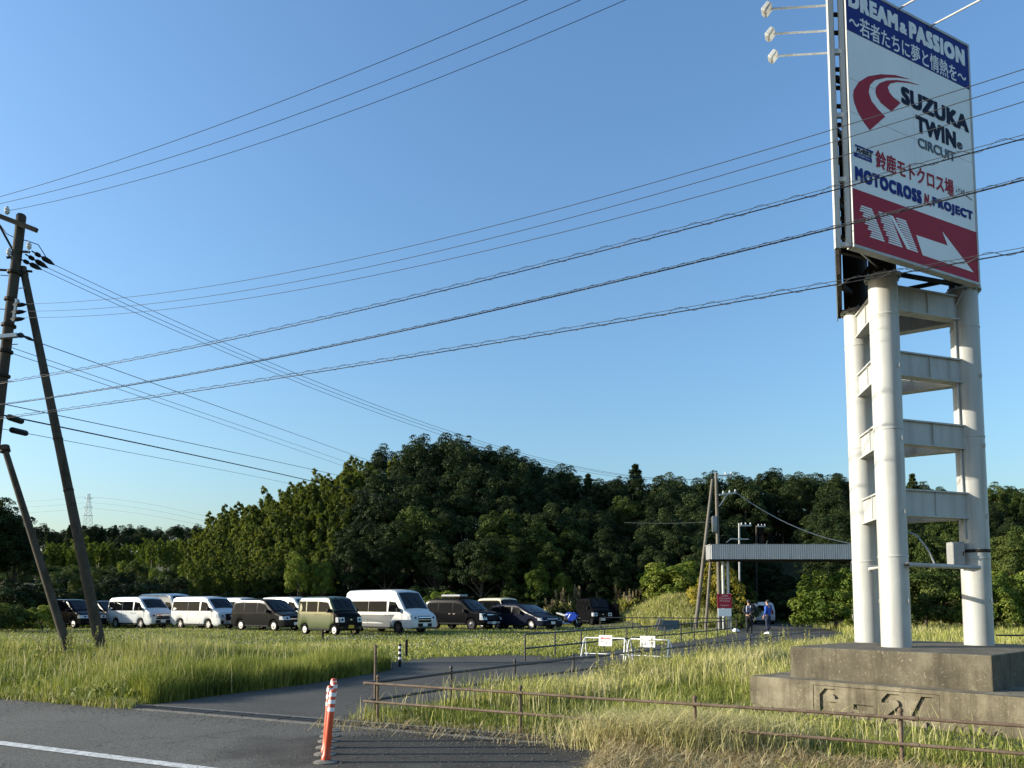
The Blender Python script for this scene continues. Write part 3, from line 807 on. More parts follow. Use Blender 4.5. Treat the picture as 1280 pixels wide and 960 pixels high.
sw1 = [(.484, .737), (.36, .724), (.248, .700), (.149, .668), (.078, .629), (.040, .590), (.032, .566), (.039, .541), (.063, .511), (.103, .481), (.149, .459), (.271, .538), (.212, .557), (.169, .577), (.150, .606), (.163, .638), (.202, .666), (.294, .698), (.388, .72)]
sw2 = [(.561, .731), (.464, .723), (.368, .706), (.293, .686), (.237, .662), (.209, .640), (.203, .620), (.211, .604), (.241, .586), (.323, .57), (.398, .621), (.343, .630), (.312, .643), (.300, .661), (.32, .68), (.377, .70), (.463, .717)]
plate('emblem', sw1, .001, .004, RD, panel); plate('emblem', sw2, .001, .004, RD, panel)
# IN with speed lines, and the arrow
def slanted(u0, w, n=13, stag=.03):
    for k in range(n):
        v1 = .155 - k * .113 / n; v0 = v1 - .113 / n * .72
        du = lambda v: u0 + (.155 - v) * .80
        j = stag * ((k * 7) % 5) / 5
        yield [(du(v0) - .035 - j, v0 + .001), (du(v0) + w, v0), (du(v1) + w, v1), (du(v1) - .02 - j, v1)]
for pl in slanted(.085, .055): plate('letter_stripe', pl, .005, .007, W_, panel)
for pl in slanted(.215, .062, stag=.02): plate('letter_stripe', pl, .005, .007, W_, panel)
for pl in slanted(.350, .050, stag=.01): plate('letter_stripe', pl, .005, .007, W_, panel)
plate('letter_diagonal', [(.275, .155), (.300, .155), (.432, .045), (.400, .045)], .005, .0075, W_, panel)
plate('arrow', [(.479, .112), (.739, .112), (.699, .162), (.957, .036), (.525, .040)], .005, .007, W_, panel)

# the second panel, turned to the other side, seen edge-on, and the truss between the two edges
QL = PL + Vector((-.21, .03, 0)); qd = Vector((.398, .917, 0)).normalized(); qn = Vector((-qd.y, qd.x, 0))
def pan2(s, z, o): return T(QL + qd * s + qn * o + Vector((0, 0, z)))
p2 = MB().prism([(0.06, 6.55), (3.35, 6.55), (3.35, PZ1), (0.06, PZ1)], lambda p: pan2(p[0], p[1], -.05), lambda p: pan2(p[0], p[1], .02)).build('back_panel', MAT['dark_steel'], tower)
MB().prism([(.05, 6.5), (3.35, 6.5), (3.35, PZ1 + .02), (.05, PZ1 + .02)], lambda p: pan2(p[0], p[1], .021), lambda p: pan2(p[0], p[1], .035)).build('panel_sheet', MAT['sign_white'], p2)
fr = MB().bar(pan2(0, 6.36, 0), pan2(0, PZ1 + .04, 0), .06, .07, up=(1, 0, 0)).build('edge_frame', MAT['white_paint'], tower)
MB().prism([(0, 6.0), (.03, 6.0), (.16, 6.38), (0, 6.38)], lambda p: pan2(p[0], p[1], -.02), lambda p: pan2(p[0], p[1], .02)).build('edge_bracket', MAT['dark_steel'], tower)
f2 = MB().bar(T(PL + pnn * -.05 - pu * .045 + Vector((0, 0, PZ0 - .03))), T(PL + pnn * -.05 - pu * .045 + Vector((0, 0, PZ1 + .04))), .045, .06, up=(1, 0, 0)).build('edge_frame', MAT['white_paint'], tower)
for k in range(5):
    z = PZ0 + .0 + k * .92
    MB().bar(pan2(0, z, 0), T(PL + pnn * -.05 - pu * .045 + Vector((0, 0, z))), .05, .06).build('rung', MAT['white_paint'], fr)
for k in range(14):
    z = PZ0 + .15 + k * .27
    MB().bar(pan2(.12, z, -.05), T(PL + pnn * -.12 + pu * .05 + Vector((0, 0, z))), .03, .05).build('inner_rib', MAT['dark_steel'], fr)
# hidden framing: struts from columns to the panels
for (p, q_, z) in ((CB, CC, 6.62), (CB, CC, 6.95), (CA, CB, 6.95), (CA, CC, 6.75)):
    d = (q_ - p).normalized()
    MB().bar(T(p + d * .19 + Vector((0, 0, z))), T(q_ - d * .19 + Vector((0, 0, z))), .05, .06).build('strut', MAT['dark_steel'], tower)
for z in (6.8, 8.2, 9.5):
    for c, u in ((CB, .35), (CC, .92)):
        pz = PL + pu * (u * PW) - pnn * .10
        MB().bar(T(c + Vector((0, 0, z))), T(Vector((pz.x, pz.y, z))), .06, .08).build('panel_bracket', MAT['dark_steel'], tower)
    for s_ in (1.1, 2.5):
        a_ = QL + qd * s_ - qn * .05
        tgt = CB if s_ < 2 else CA
        MB().bar(T(tgt + Vector((0, 0, z))), T(Vector((a_.x, a_.y, z))), .06, .08).build('panel_bracket', MAT['dark_steel'], tower)
for z in (6.6,):
    MB().tube([pan2(.1, z, -.03), T(CB + Vector((-.1, -.1, z + .02)))], .012, 6).build('stay_rod', MAT['galv'], tower)

# floodlights on arms
def flood(p0, p1, aim):
    p0, p1 = Vector(p0), Vector(p1); d = (p1 - p0).normalized(); aim = Vector(aim).normalized()
    u, w = basis(aim)
    rot = Matrix((aim, u, w)).transposed()
    o = MB().box(p1 + d * .07, (.085, .165, .145), rot, .9)
    me = o.mesh('floodlight'); bevel(me, .018, 2)
    fl = obj('floodlight', me, MAT['white_paint'], tower)
    MB().tube([p0, p0 + d * .04, p1], .015, 8).build('arm', MAT['white_paint'], fl)
    MB().box(p1 + d * .07 + aim * .045, (.010, .135, .115), rot).build('lens', MAT['lamp_lens'], fl)
    MB().box(p1 + d * .01, (.03, .03, .03), rot).build('knuckle', MAT['grey_metal'], fl)
for Y_ in (10.50, 10.99, 11.46):
    s_ = (Y_ - QL.y) / qd.y
    a_ = pan2(s_, PZ1, 0); flood(a_, a_ + Vector((-.83, .02, -.035)), (.75, -.35, -.75))
for u in (.08, .40, .665):
    a_ = pan(u, 1.0, -.03); flood(a_, pan(u, 1.0, .88) + Vector((0, 0, -.16)), (-pnn.x * .7, -pnn.y * .7, -.7))

# junction box, conduits
jb = T(CC + Vector((-.36, -.10, 2.32)))
me = MB().box(jb, (.20, .16, .36)).mesh('junction_box'); bevel(me, .012, 1)
jo = obj('junction_box', me, MAT['grey_metal'], tower)
MB().box(jb + Vector((0, -.088, 0)), (.17, .012, .32)).build('box_door', MAT['grey_metal'], jo)
MB().box(jb + Vector((.06, -.10, 0)), (.02, .014, .06)).build('latch', MAT['dark_steel'], jo)
MB().tube([jb + Vector((.1, 0, .05)), T(CC + Vector((0, 0, 2.37)))], .02, 6).build('bracket', MAT['dark_steel'], jo)
MB().lathe([(CR + .006, 2.34), (CR + .012, 2.35), (CR + .012, 2.38), (CR + .006, 2.39)], T(CC), n=28).build('strap', MAT['dark_steel'], tower)
MB().tube([T(CA + Vector((-.05, -.28, 2.10))), T(CB + Vector((-.2, .3, 2.10))), T(CB + Vector((.1, -.24, 2.12))), T(CC + Vector((-.1, -.26, 2.10)))], .035, 10).build('conduit', MAT['white_paint'], tower, 40)
MB().tube([T(CB + Vector((.18, .0, 2.65))), T(CB + Vector((.32, -.1, 2.55))), T(CB + Vector((.42, -.18, 2.35))), T(CB + Vector((.5, -.2, 2.14)))], .014, 8).build('conduit', MAT['grey_metal'], tower, 40)
MB().tube([T(CC + Vector((-.20, -.10, 2.55))), T(CC + Vector((-.21, -.1, 3.5))), T(CC + Vector((-.21, -.1, 6.2))), T(CC + Vector((-.12, -.2, 6.45)))], .018, 8).build('conduit', MAT['white_paint'], tower, 40)
# ------------------------------------------------------------------ utility poles, left
def insulator(mb, c, axis=(0, 0, 1), s=1.0):
    mb.lathe([(.02 * s, 0), (.05 * s, .03 * s), (.075 * s, .07 * s), (.055 * s, .10 * s), (.075 * s, .14 * s), (.05 * s, .19 * s), (.03 * s, .24 * s)], c, axis, 10)
YP = 20.0
def ground_of(a, b):
    """continue the line a->b down to the ground"""
    k = (a.z + .3) / (a.z - b.z)
    return a + (b - a) * k
top, low = P(27, 268, YP), P(1, 490, YP)
foot = ground_of(top, low)
PO = Vector((foot.x, foot.y, 0))
pole = empty('utility_pole', PO, 0, 'leaning dark utility pole with cross-arm and insulators at the left edge', 'utility pole')
def L(p): return Vector(p) - PO
MB().tube([L(foot), L((foot + top) / 2), L(top - (top - foot).normalized() * .05), L(top)], [.155, .135, .12, .09], 16).build('shaft', MAT['pole_wood'], pole, 40)
axd = (top - foot).normalized()
def on(py): # point on the pole axis at photograph height py
    t_ = (py - 268) / (490 - 268); return top + (low - top) * t_
ca = MB().bar(L(P(-40, 255, YP - .2)), L(P(46, 288, YP - .2)), .10, .11).build('cross_arm', MAT['pole_wood'], pole)
im = MB(); insulator(im, L(P(8.5, 269, YP - .2) + Vector((0, 0, .02))), s=.95); im.build('insulator', MAT['porcelain'], pole, 40)
MB().bar(L(on(322)), L(P(-45, 200, YP - .2)), .04, .05).build('brace', MAT['dark_steel'], pole)
for (x, y) in ((36, 312), (11, 320)):
    im = MB(); insulator(im, L(P(x, y, YP - .1)), s=.9); im.build('insulator', MAT['porcelain'], pole, 40)
MB().bar(L(on(315)), L(P(37, 315, YP - .1)), .05, .05).build('bracket', MAT['dark_steel'], pole)
MB().bar(L(on(322)), L(P(8, 322, YP - .1)), .05, .05).build('bracket', MAT['dark_steel'], pole)
strain_ends = []
for (x0, y0, x1, y1) in ((40, 314, 68, 331), (32, 318, 60, 335), (26, 324, 52, 337)):
    a, b = P(x0, y0, YP - .1), P(x1, y1, YP + 1.0)
    d = b - a
    o = MB().tube([L(a), L(a + d * .15), L(a + d * .2), L(a + d * .3), L(a + d * .35), L(a + d * .42), L(a + d * .5), L(a + d * .58), L(a + d * .75), L(b)], [.02, .02, .06, .06, .02, .02, .06, .075, .07, .015], 8)
    o.build('strain_insulator', MAT['black_plastic'], pole, 40)
    strain_ends.append(b)
MB().tube([L(P(-5, 274, YP)), L(P(8, 292, YP)), L(P(20, 298, YP)), L(P(34, 301, YP)), L(P(48, 306, YP + .3)), L(P(58, 322, YP + .8))], .012, 6).build('jumper_wire', MAT['wire'], pole)
for y in (342, 376, 408, 440, 470):
    p = on(y); MB().lathe([(.172, -.04), (.18, -.03), (.18, .03), (.172, .04)], L(p), axd, 14).build('band', MAT['dark_steel'], pole)
for i, y in enumerate((346, 362, 388, 432, 455, 478)):
    p = on(y); s_ = 1 if i % 2 else -1
    MB().tube([L(p), L(p + Vector((s_ * .34, -.06, 0)))], .014, 5).build('step_bolt', MAT['galv'], pole)
# low-voltage rack
rk = MB().bar(L(P(21, 374, YP - .25)), L(P(17, 402, YP - .25)), .07, .05, up=(1, 0, 0)).build('rack', MAT['galv'], pole)
for y in (381, 390, 399):
    x = 22 - (y - 374) * .16
    im = MB(); im.tube([L(P(x - 3, y, YP - .2)), L(P(x + 3, y, YP - .3)), L(P(x + 8, y - .3, YP - .3)), L(P(x + 13, y - .6, YP - .3))], [.04, .065, .05, .012], 8)
    im.build('rack_insulator', MAT['black_plastic'], pole, 40)
MB().bar(L(P(-30, 424, YP - .25)), L(P(22, 419, YP - .25)), .12, .10).build('arm', MAT['galv'], pole)
im = MB(); im.tube([L(P(22, 419, YP - .25)), L(P(26, 419, YP)), L(P(30, 420.5, YP + .2)), L(P(36, 423, YP + .5)), L(P(45, 427, YP + .9))], [.05, .075, .03, .05, .012], 8); im.build('rack_insulator', MAT['black_plastic'], pole, 40)

# the strut pole and the stub pole, each standing by itself in the grass
def wood_pole(name, a, b, r0, r1, label):
    f = ground_of(a, b); o0 = Vector((f.x, f.y, 0))
    e = empty(name, o0, 0, label, 'pole')
    MB().tube([f - o0, (f + a) / 2 - o0, a - o0], [r0, (r0 + r1) / 2, r1], 16).build('shaft', MAT['pole_wood'], e, 40)
    return e, o0, f
e, o0, f = wood_pole('strut_pole', P(28.5, 334, YP + .15), P(122, 790, YP + .15), .142, .09, 'long weathered wooden strut pole leaning across to the utility pole')
a, b = P(28.5, 334, YP + .15), P(122, 790, YP + .15)
for t_ in (.02, .30, .48, .62):
    c = a + (b - a) * t_
    MB().lathe([(.096 + t_ * .045, -.03), (.104 + t_ * .045, 0), (.096 + t_ * .045, .03)], c - o0, b - a, 14).build('band', MAT['dark_steel'], e)
MB().tube([a - o0 + (b - a) * .012 + Vector((.22, 0, 0)), a - o0 + (b - a) * .012 + Vector((-.75, 0, .05))], .035, 8).build('clamp', MAT['dark_steel'], e)
e, o0, f = wood_pole('stub_pole', P(5.5, 560, YP - .6), P(80, 797, YP - .6), .112, .072, 'shorter thin wooden stub pole beside the strut pole')
a = P(5.5, 560, YP - .6)
MB().lathe([(.10, -.12), (.125, -.10), (.125, .05), (.10, .07)], a - o0, (-.3, 0, 1), 10).build('cap_clamp', MAT['dark_steel'], e)
MB().box(a - o0 + Vector((.05, -.1, .0)), (.22, .08, .1)).build('bracket', MAT['dark_steel'], e)

# ------------------------------------------------------------------ overhead wires
def wire_pts(a, m, b, ya, yb, n=40, ext=0.0):
    """curve through three sightings; the middle one put into the upright plane of the two ends"""
    A, B = P(*a, ya), P(*b, yb)
    r = P(*m, 1.0); rx, rz = r.x, r.z - EYE
    dx, dy = B.x - A.x, B.y - A.y
    t_ = (rx * A.y - A.x) / (dx - rx * dy)
    Ym = A.y + dy * t_
    zm = EYE + rz * Ym
    zl = A.z + (B.z - A.z) * t_
    sag = (zl - zm) / max(1e-4, 4 * t_ * (1 - t_))
    pts = []
    for i in range(n + 1):
        s_ = i / n * (1 + ext)
        pts.append(Vector((A.x + dx * s_, A.y + dy * s_, A.z + (B.z - A.z) * s_ - sag * 4 * s_ * (1 - s_))))
    return pts
def wire(a, m, b, ya, yb, r, label, mat='wire', name='overhead_wire', n=40, group=None, ext=0.0):
    pts = wire_pts(a, m, b, ya, yb, n, ext)
    o0 = pts[0].copy()
    o = MB().tube([p - o0 for p in pts], r, 5, False).build(name, MAT[mat], None, 60, o0)
    return tag(o, label, 'wire', group)
wire((-60, 262), (330, 135), (760, -45), 20, 12.2, .006, 'topmost thin wire crossing the upper left sky', ext=.6)
wire((-40, 263), (360, 147), (800, -33), 20, 12.2, .006, 'second thin wire down in the upper left sky', ext=.6)
wire((8, 264), (400, 153), (880, -44), 20, 12.2, .006, 'lowest of the three thin wires in the upper left sky', ext=.6)
for i, (y0, ym, y1, nm) in enumerate(((380, 266, 80, 'highest'), (389, 281, 96, 'middle'), (397, 296, 121, 'lowest'))):
    wire((28, y0), (680, ym), (1300, y1), 19.8, 7.8, .005, f'{nm} of three bare wires passing before the sign logo', 'wire_grey', ext=.4)
def wrapped(a, m, b, ya, yb, label, amp, pitch, thick):
    pts = wire_pts(a, m, b, ya, yb, 60, .4)
    o0 = pts[0].copy()
    e = empty('wrapped_cable', o0, 0, label, 'cable')
    up = Vector((0, 0, 1))
    MB().tube([p - o0 for p in pts], thick, 6, False).build('cable', MAT['wire'], e, 60)
    MB().tube([p - o0 + up * amp for p in pts], .004, 5, False).build('messenger_wire', MAT['wire_grey'], e, 60)
    # spiral binding
    tot = sum((pts[i + 1] - pts[i]).length for i in range(60)); nt_ = int(tot / pitch)
    d = (pts[-1] - pts[0]).normalized(); sd_ = d.cross(up).normalized(); hp = []
    for i in range(nt_ * 8 + 1):
        s_ = i / (nt_ * 8) * 60; k = min(59, int(s_)); p = pts[k].lerp(pts[k + 1], s_ - k)
        an = 2 * math.pi * i / 8
        hp.append(p - o0 + up * (amp * .5 + math.sin(an) * amp * .85) + sd_ * math.cos(an) * amp * .85)
    MB().tube(hp, .0034, 4, False).build('spiral_binding', MAT['wire_grey'], e, 60)
wrapped((-50, 487), (600, 352), (1310, 165), 20.3, 7.6, 'upper spiral-bound cable spanning from the left pole past the sign', .042, .42, .007)
wrapped((-50, 512), (600, 392), (1310, 217), 20.3, 7.6, 'middle spiral-bound cable spanning from the left pole past the sign', .024, .26, .009)
wrapped((-50, 530), (600, 432), (1310, 309), 20.3, 7.6, 'lowest spiral-bound cable passing under the sign panel', .042, .42, .007)
FARP = (896, 592)
for i, (e_, (bx, by), nm) in enumerate(zip(strain_ends, ((912, 596), (904, 596), (896, 597)), ('upper', 'middle', 'lower'))):
    ax, ay = ((68, 331), (60, 335), (52, 337))[i]
    wire((ax, ay), (400, 479 + i * 5), (bx, by), YP + 1.0, 58, .008, f'{nm} of three wires running down from the left pole to the wooded hill', 'wire_grey')
wire((45, 427), (250, 500), (470, 579), YP + .9, 62, .012, 'thin wire falling to the bamboo from the grey pole arm', 'wire_grey')
wire((10, 433), (230, 508), (455, 585), YP, 62, .009, 'upper of two faint wires sloping to the bamboo', 'wire_grey')
wire((10, 440), (230, 514), (450, 590), YP, 62, .009, 'lower of two faint wires sloping to the bamboo', 'wire_grey')
wire((-20, 500), (200, 546), (440, 598), YP, 60, .013, 'wavy dark telephone wire sloping to the bamboo grove')
wire((-20, 514), (210, 562), (500, 628), YP, 60, .022, 'thick black telephone cable sloping to the wooded hill')
wire((-20, 532), (180, 569), (370, 606), YP, 62, .009, 'lowest thin telephone wire sloping to the bamboo', 'wire_grey')
# closures hanging on the telephone cables
for (x0, y0, x1, y1, r, lb) in ((10, 521, 28, 527, .085, 'black splice sleeve on the thick telephone cable'), (13, 537, 34, 542, .08, 'black cylinder closure on the lowest telephone wire')):
    a, b = P(x0, y0, YP), P(x1, y1, YP + .9); d = b - a
    o = MB().tube([Vector((0, 0, 0)), d * .06, d * .1, d * .9, d * .94, d], [r * .3, r * .8, r, r, r * .8, r * .3], 10).build('cable_closure', MAT['black_plastic'], None, 40, a)
    tag(o, lb, 'cable closure')

# ------------------------------------------------------------------ far poles by the gate
YG = 47.0
def conc_pole(px0, py0, px1, py1, Y, r0, r1, name, label, mat='pole_conc'):
    a, b = P(px0, py0, Y), P(px1, py1, Y)
    f = a + (b - a) * ((a.z - float(H(b.x, Y)) + .3) / (a.z - b.z)); o0 = Vector((f.x, f.y, float(H(f.x, f.y))))
    e = empty(name, o0, 0, label, 'utility pole')
    MB().tube([f - o0, (f + a) / 2 - o0, a - o0], [r0, (r0 + r1) / 2, r1], 12).build('shaft', MAT[mat], e, 40)
    return e, o0
e, o0 = conc_pole(895, 591, 899.5, 768, YG, .14, .09, 'utility_pole', 'upright grey utility pole with two cross-arms standing by the overhead beam')
def FL(x, y): return P(x, y, YG - .15) - o0
MB().bar(FL(897, 594.5), FL(915, 594.5), .08, .08).build('cross_arm', MAT['galv'], e)
MB().bar(FL(899, 618.5), FL(920, 616), .10, .10).build('cross_arm', MAT['galv'], e)
MB().bar(FL(899, 633), FL(909, 618), .05, .05).build('brace', MAT['galv'], e)
im = MB()
for x, y in ((907, 594), (914, 594), (904, 618), (912, 617), (919, 616)): insulator(im, FL(x, y - .5), s=.8)
im.build('insulators', MAT['porcelain'], e, 40)
me = MB().lathe([(.13, -.5), (.16, -.45), (.16, .4), (.12, .48)], FL(893, 655), n=12).mesh('transformer', 40); obj('transformer', me, MAT['grey_metal'], e)
conc_pole(890.5, 599, 872.5, 758, YG - .3, .13, .08, 'strut_pole', 'slanting concrete strut propping the gate-side utility pole')
conc_pole(889, 690, 884, 760, YG - .8, .10, .08, 'strut_pole', 'short slanting stub under the left end of the overhead beam')
e, o0 = conc_pole(924, 654, 925, 775, 56, .09, .07, 'utility_pole', 'slim pale pole with a three-insulator arm behind the overhead beam', 'grey_metal')
MB().bar(P(925, 657, 55.8) - o0, P(939, 657, 55.8) - o0, .08, .10).build('cross_arm', MAT['galv'], e)
im = MB()
for x in (927, 932, 938): insulator(im, P(x, 656.5, 55.8) - o0, s=.8)
im.build('insulators', MAT['porcelain'], e, 40)
MB().bar(P(913, 673.5, 55.8) - o0, P(936, 674, 55.8) - o0, .07, .08).build('cross_arm', MAT['galv'], e)
MB().bar(P(908, 678, 55.8) - o0, P(914, 673.5, 55.8) - o0, .05, .05).build('brace', MAT['galv'], e)
e, o0 = conc_pole(945.5, 657, 946, 775, 66, .10, .08, 'utility_pole', 'dim slim pole in the shade of the trees behind the overhead beam', 'pole_wood')
MB().bar(P(946, 658, 65.8) - o0, P(957, 658, 65.8) - o0, .08, .10).build('cross_arm', MAT['galv'], e)
im = MB()
for x in (948, 952, 956): insulator(im, P(x, 657.5, 65.8) - o0, s=.7)
im.build('insulators', MAT['porcelain'], e, 40)
wire((920, 616), (1000, 661), (1100, 683), YG, 46, .022, 'pale service wire hanging from the gate-side pole towards the sign tower', 'galv')
wire((780, 653), (840, 654), (893, 652), 64, YG, .012, 'faint wire before the dark trees left of the gate-side pole', 'wire_grey')

# ------------------------------------------------------------------ pylon far away
YT = 520.0
pb, pt_ = P(108, 690, YT), P(111.5, 617, YT)
py = empty('lattice_pylon', (pb.x, pb.y, pb.z), 0, 'pale lattice transmission pylon far off above the treeline', 'pylon')
hgt = pt_.z - pb.z; bw = 3.6
def pw(t_): return bw * (1 - t_) ** 1.1 + .55
for sx in (-1, 1):
    for sy in (-1, 1):
        MB().tube([(sx * pw(t_), sy * pw(t_), hgt * t_) for t_ in (0, .35, .7, 1)], .10, 4).build('leg', MAT['galv'], py)
br = MB()
NS = 12
for i in range(NS):
    t0, t1 = i / NS, (i + 1) / NS
    for (ax, ay, bx, by) in ((-1, -1, 1, -1), (1, -1, 1, 1), (1, 1, -1, 1), (-1, 1, -1, -1)):
        br.bar((ax * pw(t0), ay * pw(t0), hgt * t0), (bx * pw(t1), by * pw(t1), hgt * t1), .08, .08)
        br.bar((bx * pw(t0), by * pw(t0), hgt * t0), (ax * pw(t1), ay * pw(t1), hgt * t1), .08, .08)
br.build('bracing', MAT['galv'], py)
for t_, w in ((.62, 3.0), (.77, 2.7), (.92, 2.4)):
    MB().bar((-w - .6, 0, hgt * t_), (w + .6, 0, hgt * t_), .3, .35).build('cross_arm', MAT['galv'], py)
for i, (y0, y1) in enumerate(((621, 650), (628, 656), (635, 662))):
    nm = ('top', 'middle', 'bottom')[i]
    wire((109, y0), (180, y0 + 8), (275, y1), YT, 420, .05, f'{nm} far transmission wire right of the pylon', 'wire_grey')
    wire((-30, y0 + 6), (50, y0 + 5), (108, y0), 620, YT, .05, f'{nm} far transmission wire left of the pylon', 'wire_grey')
# ------------------------------------------------------------------ pipe rail fences
def fence(name, pts, zs, posts, r, pr, mat, label, over=0.0, knob=True):
    """pts: ground line; zs: rail heights; posts: list of (x, y, top)"""
    o0 = Vector((pts[0][0], pts[0][1], float(H(*pts[0]))))
    e = empty(name, o0, 0, label, 'fence')
    for z in zs:
        for i in range(len(pts) - 1):
            a = Vector((*pts[i], float(H(*pts[i])) + z)) - o0; b = Vector((*pts[i + 1], float(H(*pts[i + 1])) + z)) - o0
            d = (b - a); n = max(1, int(d.length / 3.6))
            for k in range(n):
                p0, p1 = a + d * (k / n), a + d * ((k + 1) / n)
                j = Vector((0, 0, random.uniform(-.006, .006)))
                rl = MB().tube([p0, (p0 + p1) / 2 + j, p1], r, 10).build('rail', mat, e, 40)
                MB().tube([p1 - d.normalized() * .05, p1 + d.normalized() * .03], r * 1.25, 10).build('rail_coupling', mat, rl, 40)
    for x, y, tz in posts:
        g = float(H(x, y)); p = Vector((x, y, g)) - o0
        ps = MB().tube([p + Vector((0, 0, -.2)), p + Vector((0, 0, tz))], pr, 10).build('post', mat, e, 40)
        if knob:
            MB().lathe([(pr * .9, 0), (pr * 1.35, .012), (pr * 1.3, .03), (pr * .5, .05)], p + Vector((0, 0, tz)), n=10).build('post_cap', mat, ps, 40)
    return e
def f1(x): return 10.35 + (x + 1.92) * (-0.566)
fence('pipe_fence', [(-1.98, f1(-1.98)), (0.1, f1(.1)), (1.95, f1(1.95)), (3.7, f1(3.7)), (6.5, f1(6.5))], (0.5, 0.26),
      [(-1.78, f1(-1.78) + .05, .56), (0.1, f1(.1) + .05, .54), (1.93, f1(1.93) + .05, .54), (3.62, f1(3.62) + .05, .54), (5.3, f1(5.3) + .05, .54)],
      .0165, .019, MAT['rust_pipe'], 'rusty brown two-rail pipe fence running before the sign plinth')
ln2 = [(-1.98, 10.40), (-.94, 12.0), (0.05, 13.45), (1.2, 15.1), (2.9, 17.4), (4.9, 20.1), (7.2, 23.4), (9.8, 27.2), (12.5, 31.4)]
fence('pipe_fence', ln2, (0.49, 0.25), [(x, y, .55) for x, y in ln2[1:]], .019, .021, MAT['dark_pipe'], 'dark pipe fence along the near side of the lane behind the verge grass')
sp = MB().tube([(0, 0, -.2), (0, 0, .98)], .019, 8).build('stake', MAT['rust_pipe'], None, 40, (-1.92, 10.9, 0))
tag(sp, 'slim upright steel stake at the corner where the pipe fences meet', 'stake')
ln3 = [(0.35, 20.75), (3.0, 25.15), (6.8, 31.1), (10.3, 37.0), (11.7, 40.3)]
pz = []
for i in range(len(ln3) - 1):
    d = math.dist(ln3[i], ln3[i + 1]); n = max(2, round(d / 1.9))
    pz += [(ln3[i][0] + (ln3[i + 1][0] - ln3[i][0]) * k / n, ln3[i][1] + (ln3[i + 1][1] - ln3[i][1]) * k / n, .74) for k in range(n)]
pz.append((*ln3[-1], .74))
fence('pipe_fence', ln3, (0.74, 0.36), pz, .024, .024, MAT['dark_pipe'], 'black two-rail pipe fence between the lane and the parking field', knob=False)
fence('pipe_fence', [(5.2, 45.5), (8.5, 44.6), (11.9, 43.4)], (0.75,), [(5.2, 45.5, .75), (7.0, 45.0, .75), (8.5, 44.6, .75), (10.2, 44.0, .75), (11.9, 43.4, .75)], .03, .03, MAT['dark_pipe'], 'single-rail dark fence below the weedy bank', knob=False)
c = G(1254, 802); c = Vector((13.6, 21.0, 0))
fence('pipe_fence', [(12.9, 20.6), (13.7, 20.6)], (.72, .34), [(13.7, 20.6, .95)], .022, .025, MAT['dark_pipe'], 'bit of dark fence in the meadow beyond the sign columns', knob=False)
# small marker posts in the field
def striped_post(x, y, h, r, label, stripes=True):
    o0 = (x, y, float(H(x, y)))
    e = empty('marker_post', o0, 0, label, 'post')
    MB().tube([(0, 0, -.1), (0, 0, h)], r, 10).build('shaft', MAT['black_plastic'], e, 40)
    if stripes:
        for k in range(3):
            z = h - .06 - k * .13
            MB().lathe([(r + .002, z - .055), (r + .004, z - .05), (r + .004, z), (r + .002, z + .005)], n=12).build('band', MAT['reflector'], e)
striped_post(-2.75, 19.0, .56, .035, 'black and white banded marker post at the field entrance')
striped_post(-3.0, 22.0, .52, .04, 'plain short dark post in the grass behind the banded marker', False)
striped_post(-8.2, 33.5, .42, .05, 'low dark stub post in the field before the olive van', False)

# ------------------------------------------------------------------ orange delineator posts
def delineator(x, y, top_px, label, post=True):
    e = empty('delineator_post', (x, y, .006), 0, label, 'delineator', 'orange delineators in a row')
    MB().lathe([(.115, 0), (.115, .010), (.07, .020), (.052, .028)], n=20).build('base', MAT['gutter'], e, 40)
    if not post: return
    tp = P(*top_px, y) - Vector((x, y, .006)); ax = tp.normalized()
    MB().lathe([(.046, .02), (.046, .06), (.036, .075), (.034, .2), (.032, .690), (.027, .70), (.010, .706)], (0, 0, 0), ax, 18).build('tube', MAT['orange'], e, 40)
    for z in (.515, .59, .66):
        MB().lathe([(.0325, z - .02), (.0345, z - .019), (.0345, z + .019), (.0325, z + .02)], (0, 0, 0), ax, 18).build('reflective_band', MAT['reflector'], e, 40)
for x_, y_, tp, lb in ((407, 953.7, (416.5, 862), 'orange delineator post with white bands, nearest of its row'), (406.5, 943.8, (413, 858), 'orange delineator post just behind the nearest, leaning less'), (408, 935.4, (418.5, 853), 'third orange delineator post, mostly hidden by the nearer two'), (410, 927.4, (417.5, 848), 'fourth orange delineator post, its cap showing above the rest')):
    g = G(x_, y_); delineator(g.x, g.y, tp, lb)
for x_, y_, lb in ((412, 921, 'bare delineator base behind the orange posts, the nearer one'), (414, 914.5, 'bare delineator base behind the orange posts, the farther one')):
    g = G(x_, y_); delineator(g.x, g.y, None, lb, False)

# ------------------------------------------------------------------ white pipe barricades with notices
def barricade(px0, px1, Y0, Y1, label):
    a, b = P(px0, 800, Y0), P(px1, 800, Y1)
    o0 = Vector((a.x, a.y, 0)); ang_ = math.atan2(b.y - a.y, b.x - a.x)
    e = empty('pipe_barricade', o0, ang_, label, 'barricade')
    w = math.hypot(b.x - a.x, b.y - a.y); top_, r = .60, .017
    MB().tube([(0.06, 0, top_), (w - .06, 0, top_)], r, 8).build('top_rail', MAT['clean_white'], e, 40)
    MB().tube([(.03, -.02, .16), (w - .03, -.02, .16)], r * .7, 8).build('lower_rail', MAT['clean_white'], e, 40)
    for x, s_ in ((0, -1), (w, 1)):
        for y in (-.2, .2):
            MB().tube([(x + s_ * -.06, 0, top_), (x + s_ * -.03, y * .25, top_ - .06), (x, y, .0)], r, 8).build('leg', MAT['clean_white'], e, 40)
    return o0, ang_
B1, A1 = barricade(729.5, 783, 22.0, 21.3, 'white pipe barricade carrying the red-arrow notice')
B2, A2 = barricade(786, 838, 21.2, 20.4, 'white pipe barricade carrying the handwritten notice')
